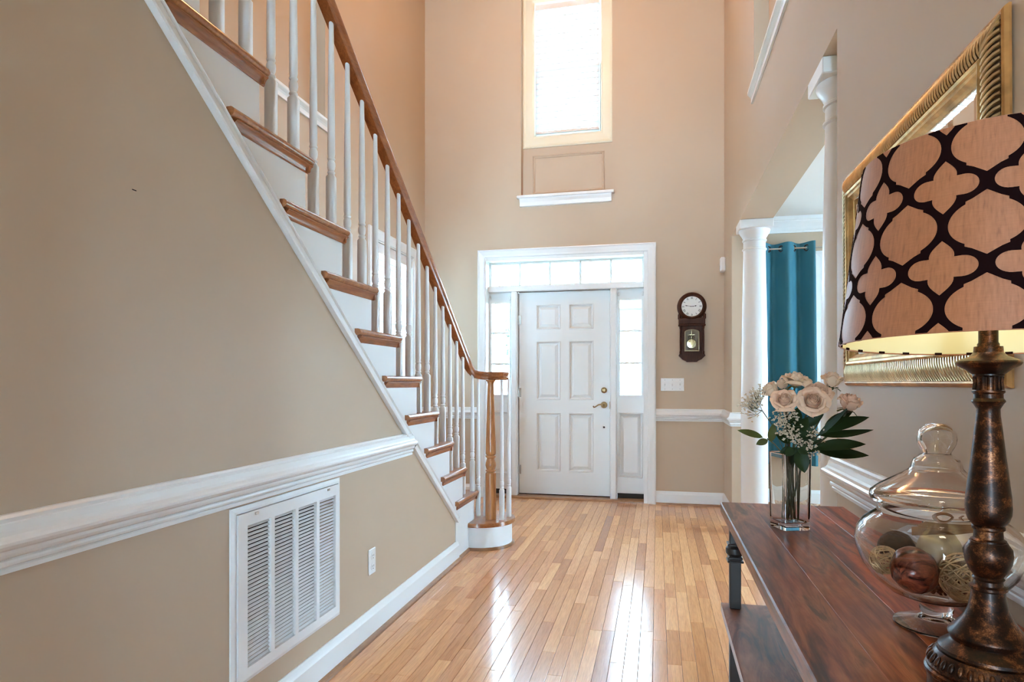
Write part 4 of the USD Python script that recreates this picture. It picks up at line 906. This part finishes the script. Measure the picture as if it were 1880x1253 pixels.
def rose(label, c, R, d, openness, mat, stem_to, seed, name='rose'):
    """rose head centred near c facing along d"""
    q = np.random.default_rng(seed)
    d = np.asarray(d, float) / np.linalg.norm(d); c = np.asarray(c, float)
    M = align(d) @ trimesh.transformations.rotation_matrix(q.uniform(0, 6), (0, 0, 1)); M[:3, 3] = c - d * R * .85
    t = thing(name, label, 'rose', tuple(c), 'roses in the glass vase')
    layers = [(.15, 1.40, 2, -.16, .0, 1.5), (.27, 1.44, 3, -.20, .0, 1.2), (.40, 1.45, 3, -.20, .02, 1.1), (.52, 1.44, 4, -.12, .05, .98), (.66, 1.38, 4, .02, .14, .92), (.80, 1.30, 5, .10 + .25 * openness, .20 + .15 * openness, .80)]
    if openness > .3: layers.append((.92, 1.14, 5, .15 + .35 * openness, .28 + .25 * openness, .74))
    k = 0
    for li, (r, h, n, fl, cu_, half) in enumerate(layers):
        for i in range(n):
            G = petal(r * R * (.86 + .16 * openness), h * R * (1 - .10 * openness * (li / 5)), half * q.uniform(.92, 1.08), fl, cu_ * q.uniform(.7, 1.3), seed=seed * 50 + k, tip=.10 * q.uniform() if li > 3 else 0)
            a = i * 2 * PI / n + li * .75 + q.uniform(-.12, .12)
            m = xf(sheet(G, .0009), M @ trimesh.transformations.rotation_matrix(a, (0, 0, 1)))
            part(t, 'petal', m, mat, smooth=True); k += 1
    bs = M[:3, 3]
    hip = trimesh.creation.icosphere(2, 1.0); hip.apply_scale((R * .26, R * .26, R * .24)); 
    part(t, 'calyx', xf(hip, M), STEM, smooth=True)
    for i in range(5):
        a = i * 2 * PI / 5
        P = [(R * .2, 0, 0), (R * .55, 0, R * .02), (R * .85, 0, R * (.10 if i % 2 else -.2))]
        m = ribbon(P, .006, (0, 1, 0), .0008); part(t, 'sepal', xf(m, M @ trimesh.transformations.rotation_matrix(a, (0, 0, 1))), LEAF2, smooth=True)
    e = np.asarray(stem_to, float); mouth = np.array((vx + (c[0] - vx) * .22 + q.uniform(-.008, .008), vy + (c[1] - vy) * .22 + q.uniform(-.008, .008), .955))
    s0 = bs - d * R * .1
    ts = np.linspace(0, 1, 9)[:, None]
    ctl = s0 - d * .05
    up = (1 - ts) ** 2 * s0 + 2 * ts * (1 - ts) * ctl + ts ** 2 * mouth
    dn = mouth + (e - mouth) * np.linspace(0, 1, 5)[1:, None]
    part(t, 'stem', tube(np.vstack([up, dn]), .0026, 6), STEM, smooth=True)
def foot(i):
    a = i * 2.4; return (vx + .020 * math.cos(a) * (1 if i % 2 else .6), vy + .020 * math.sin(a) * (1 if i % 2 else .6), TZ + .024)
rose('half open peach rose leaning out to the left of the bouquet', (.290, 1.805, 1.122), .026, (-.75, -.15, .62), .15, PETAL2, foot(0), 1)
rose('wide open peach rose at the very top of the bouquet', (.357, 1.812, 1.152), .0265, (.10, -.30, .95), .6, PETAL2, foot(1), 2)
rose('full peach rose at the front left of the bouquet, facing forward', (.317, 1.752, 1.096), .026, (-.12, -.75, .62), .45, PETAL, foot(2), 3)
rose('largest open peach rose at the front centre of the bouquet', (.383, 1.742, 1.094), .0285, (.02, -.90, .45), .55, PETAL, foot(3), 4)
rose('peach rose tucked behind the largest front rose', (.413, 1.802, 1.118), .025, (.15, -.62, .75), .55, PETAL, foot(4), 5)
rose('closed peach rosebud at the upper right of the bouquet', (.449, 1.832, 1.150), .029, (.10, -.05, .98), .20, PETAL2, foot(5), 6)
rose('plump peach rosebud lowest on the right side of the bouquet', (.479, 1.780, 1.092), .030, (.25, -.28, .92), .20, PETAL, foot(6), 7)
rose('small cream rosebud tucked between the left and top roses', (.328, 1.845, 1.138), .019, (-.2, -.1, .95), .15, PETAL2, foot(7), 9)

def leaf(base, tip, w, bend, up=(0, 0, 1), n=11, fold=.18, blunt=.5):
    b, e = np.asarray(base, float), np.asarray(tip, float); ax = e - b; ln = np.linalg.norm(ax); ax /= ln
    sd = np.cross(ax, up); sd /= np.linalg.norm(sd); nr = np.cross(sd, ax)
    G = np.zeros((n, 5, 3))
    for i, t in enumerate(np.linspace(0, 1, n)):
        ww = w * max(math.sin(PI * t ** (.5 + blunt * .7)) ** .8 if 0 < t < 1 else 0, .02)
        c = b + ax * ln * t + nr * bend * ln * math.sin(PI * t)
        for j, s_ in enumerate((-1, -.5, 0, .5, 1)):
            G[i, j] = c + sd * ww * s_ + nr * abs(s_) * ww * fold
    return sheet(G, .0007)
def sprig(label, stem, leaves, mat, name='leaf_sprig'):
    t = thing(name, label, 'leaves', stem[0], 'leaf sprigs in the bouquet')
    part(t, 'stem', tube(stem, .0018, 5), STEM, smooth=True)
    for b, e, w, bd, up in leaves: part(t, 'leaf', leaf(b, e, w, bd, up), mat, smooth=True)
VU = (0.1, -.95, .3)
sprig('dark green leaf sprig reaching out to the right of the bouquet', [foot(1), (.350, 1.790, .95), (.385, 1.790, .99), (.425, 1.785, 1.015)], [
    ((.412, 1.788, 1.012), (.528, 1.800, 1.051), .016, .05, (.1, -.8, .6)), ((.405, 1.782, 1.004), (.532, 1.780, 1.020), .0115, -.05, (0, -.75, .65)), ((.418, 1.785, 1.020), (.490, 1.800, 1.066), .014, .06, (.1, -.7, .7)), ((.400, 1.780, 1.000), (.470, 1.770, 1.075), .007, .0, VU)], LEAF)
sprig('dark green pair of long leaves lowest on the right of the bouquet', [foot(5), (.352, 1.782, .95), (.375, 1.778, .968), (.395, 1.775, .972)], [
    ((.392, 1.776, .972), (.512, 1.772, .984), .016, .06, (0, -.85, .5)), ((.392, 1.774, .970), (.518, 1.768, .956), .0165, -.05, (0, -.85, .5))], LEAF)
sprig('olive green leaf sprig pointing left from the bouquet', [foot(2), (.322, 1.790, .95), (.300, 1.790, .978), (.282, 1.795, .992)], [
    ((.272, 1.800, .994), (.209, 1.805, 1.012), .0105, .03, (0, -.8, .6)), ((.284, 1.795, .988), (.254, 1.790, .976), .010, .0, (0, -.8, .6)), ((.290, 1.790, .984), (.296, 1.780, 1.034), .011, .0, VU)], LEAF2)
sprig('dark green leaves hanging over the rim of the glass vase', [foot(3), (.340, 1.785, .94), (.345, 1.765, .968), (.348, 1.752, .962)], [
    ((.350, 1.748, .968), (.362, 1.738, .912), .0185, .05, (0, -1, .1)), ((.336, 1.750, .974), (.318, 1.742, .952), .012, .0, (0, -1, .2)), ((.345, 1.755, .975), (.330, 1.748, .930), .013, .0, (0, -1, .2)), ((.352, 1.752, .978), (.372, 1.740, .958), .014, .0, (0, -1, .2)), ((.335, 1.755, .972), (.308, 1.760, .958), .010, .0, (0, -.9, .4)), ((.36, 1.755, .978), (.392, 1.742, .968), .012, .0, (0, -.9, .4))], LEAF)
sprig('dark green leaves filling the middle of the bouquet below the roses', [foot(4), (.342, 1.792, .95), (.348, 1.785, 1.0), (.350, 1.780, 1.04)], [
    ((.348, 1.780, 1.01), (.375, 1.758, 1.050), .016, .0, VU), ((.345, 1.782, 1.00), (.318, 1.766, 1.040), .015, .0, VU), ((.35, 1.776, 1.00), (.395, 1.760, 1.018), .015, .0, VU), ((.345, 1.780, 1.03), (.350, 1.765, 1.075), .016, .0, VU), ((.34, 1.78, .985), (.300, 1.775, 1.005), .012, .0, VU), ((.352, 1.778, 1.02), (.415, 1.775, 1.058), .014, .0, VU), ((.35, 1.78, .98), (.41, 1.77, .995), .013, .0, VU), ((.345, 1.785, .99), (.345, 1.765, 1.02), .017, .0, VU)], LEAF)
def breath(label, stem, blobs, seed, r=.0033):
    q = np.random.default_rng(seed); t = thing('babys_breath', label, 'filler flowers', stem[0], 'baby\'s breath in the bouquet')
    tw, bl = [tube(stem, .0011, 4)], []
    for c, sp, n in blobs:
        c = np.array(c); hub = np.array(stem[-1]) * .45 + c * .55 - np.array((0, 0, .012))
        tw.append(tube([stem[-1], hub], .0007, 4))
        for i in range(int(n * 1.35)):
            p = c + q.normal(size=3) * sp * (1, .8, .9)
            rr = r * q.uniform(.7, 1.15)
            for kk in range(4):
                m = trimesh.creation.icosphere(1, rr * .62); m.apply_scale((1, 1, .8)); m.apply_translation(p + q.normal(size=3) * rr * .45); bl.append(m)
            if i % 3 == 0: tw.append(tube([hub, (hub + p) / 2 + q.normal(size=3) * .002, p], .0004, 3))
    part(t, 'stem', cat(tw), STEM, smooth=True)
    part(t, 'blossoms', cat(bl), BLOSSOM, smooth=True, kind='stuff')
breath("cluster of white baby's breath at the far left of the bouquet", [foot(6), (.325, 1.795, .955), (.30, 1.800, 1.02), (.272, 1.81, 1.065)], [((.250, 1.815, 1.092), .012, 46), ((.232, 1.812, 1.082), .010, 26), ((.262, 1.81, 1.112), .010, 30), ((.245, 1.81, 1.064), .014, 14)], 11)
breath("cream baby's breath spilling over the front centre of the bouquet", [foot(7), (.335, 1.785, .955), (.325, 1.77, 1.01), (.318, 1.76, 1.04)], [((.306, 1.752, 1.048), .011, 34), ((.318, 1.748, 1.024), .013, 40), ((.334, 1.742, 1.004), .012, 22), ((.330, 1.75, 1.058), .010, 20)], 12)
breath("cream baby's breath hanging over the right rim of the glass vase", [foot(0), (.350, 1.782, .955), (.370, 1.765, .985), (.376, 1.752, .992)], [((.388, 1.745, 1.014), .008, 12), ((.378, 1.742, .985), .010, 14), ((.384, 1.742, .962), .009, 12), ((.352, 1.742, .988), .010, 12)], 13)

# ================================================================ OUTSIDE THE FRONT DOOR
GRASS = simple('lawn', (.20, .22, .15), .9, var=.3, vscale=1.5)
struct('ground', box(-30, 30, 6.9, 60, -.50, -.40), GRASS, 'bright lawn outside the front door', 'lawn')
struct('porch_slab', box(-3.0, 1.2, 6.34, 8.3, -.40, -.03), simple('porch_concrete', (.55, .54, .52), .85), 'pale concrete porch outside the front door', 'porch')
struct('street', box(-30, 30, 18, 24, -.399, -.385), simple('asphalt', (.30, .30, .31), .9), 'street in front of the house', 'street')
SID = simple('house_siding', (.34, .35, .36), .8)
h = thing('neighbour_house', 'pale house across the street seen through the door sidelights', 'house', (1.0, 34, -.4))
part(h, 'wall', ext(unary_union([rect(-7, 9, -.4, 4.8), Polygon([(-2, 4.8), (4, 4.8), (1, 7.2)])]), 32, 40, 'xz'), SID)
part(h, 'roof', ext(Polygon([(31.2, 4.7), (40.8, 4.7), (36, 8.4)]), -7.6, 9.6, 'yz'), simple('roof_grey', (.18, .18, .19), .9))
for wx in (-5, -1.5, 3.5, 6.5):
    for wz in (.7, 3.0):
        f = part(h, 'window', box(wx, wx + 1.1, 31.9, 32.02, wz, wz + 1.4), WHITE); part(f, 'pane', box(wx + .1, wx + 1.0, 31.87, 31.92, wz + .1, wz + 1.3), simple('far_pane_%d_%d' % (int(wx * 10 + 99), int(wz * 10)), (.08, .10, .12), .1))
tr_ = [(-2.6, 15, 'slender young tree on the lawn left of the front path'), (2.3, 27, 'broad tree across the street in front of the pale house'), (-8.5, 28, 'broad tree across the street left of the pale house')]
BK, CR_ = simple('tree_bark', (.20, .15, .11), .9), simple('tree_crown', (.34, .36, .31), .9, var=.3, vscale=3)
for i, (tx, ty, lb) in enumerate(tr_):
    q = np.random.default_rng(40 + i); sc = .7 if i == 0 else 1.25
    t = thing('garden_tree', lb, 'tree', (tx, ty, -.4), 'trees outside the front door')
    part(t, 'trunk', tube([(tx, ty, -.42), (tx + .05, ty, .9 * sc), (tx, ty, 2.6 * sc), (tx + .1, ty, 3.6 * sc)], [.13 * sc, .10 * sc, .07 * sc, .03 * sc], 8), BK, smooth=True)
    lv = []
    for k in range(2600):
        d_ = q.normal(size=3); d_ /= np.linalg.norm(d_); p = np.array((tx, ty, 3.2 * sc)) + d_ * q.uniform(.3, 1) ** .5 * np.array((1.5, 1.5, 1.7)) * sc
        a = q.normal(size=3) * .10; b = q.normal(size=3) * .10; lv.append(np.array([p, p + a, p + a + b, p + b]))
    Vq = np.vstack(lv); Fq = np.vstack([np.array([[0, 1, 2], [0, 2, 3]]) + 4 * k for k in range(len(lv))])
    part(t, 'crown', trimesh.Trimesh(Vq, Fq, process=False), CR_, kind='stuff')
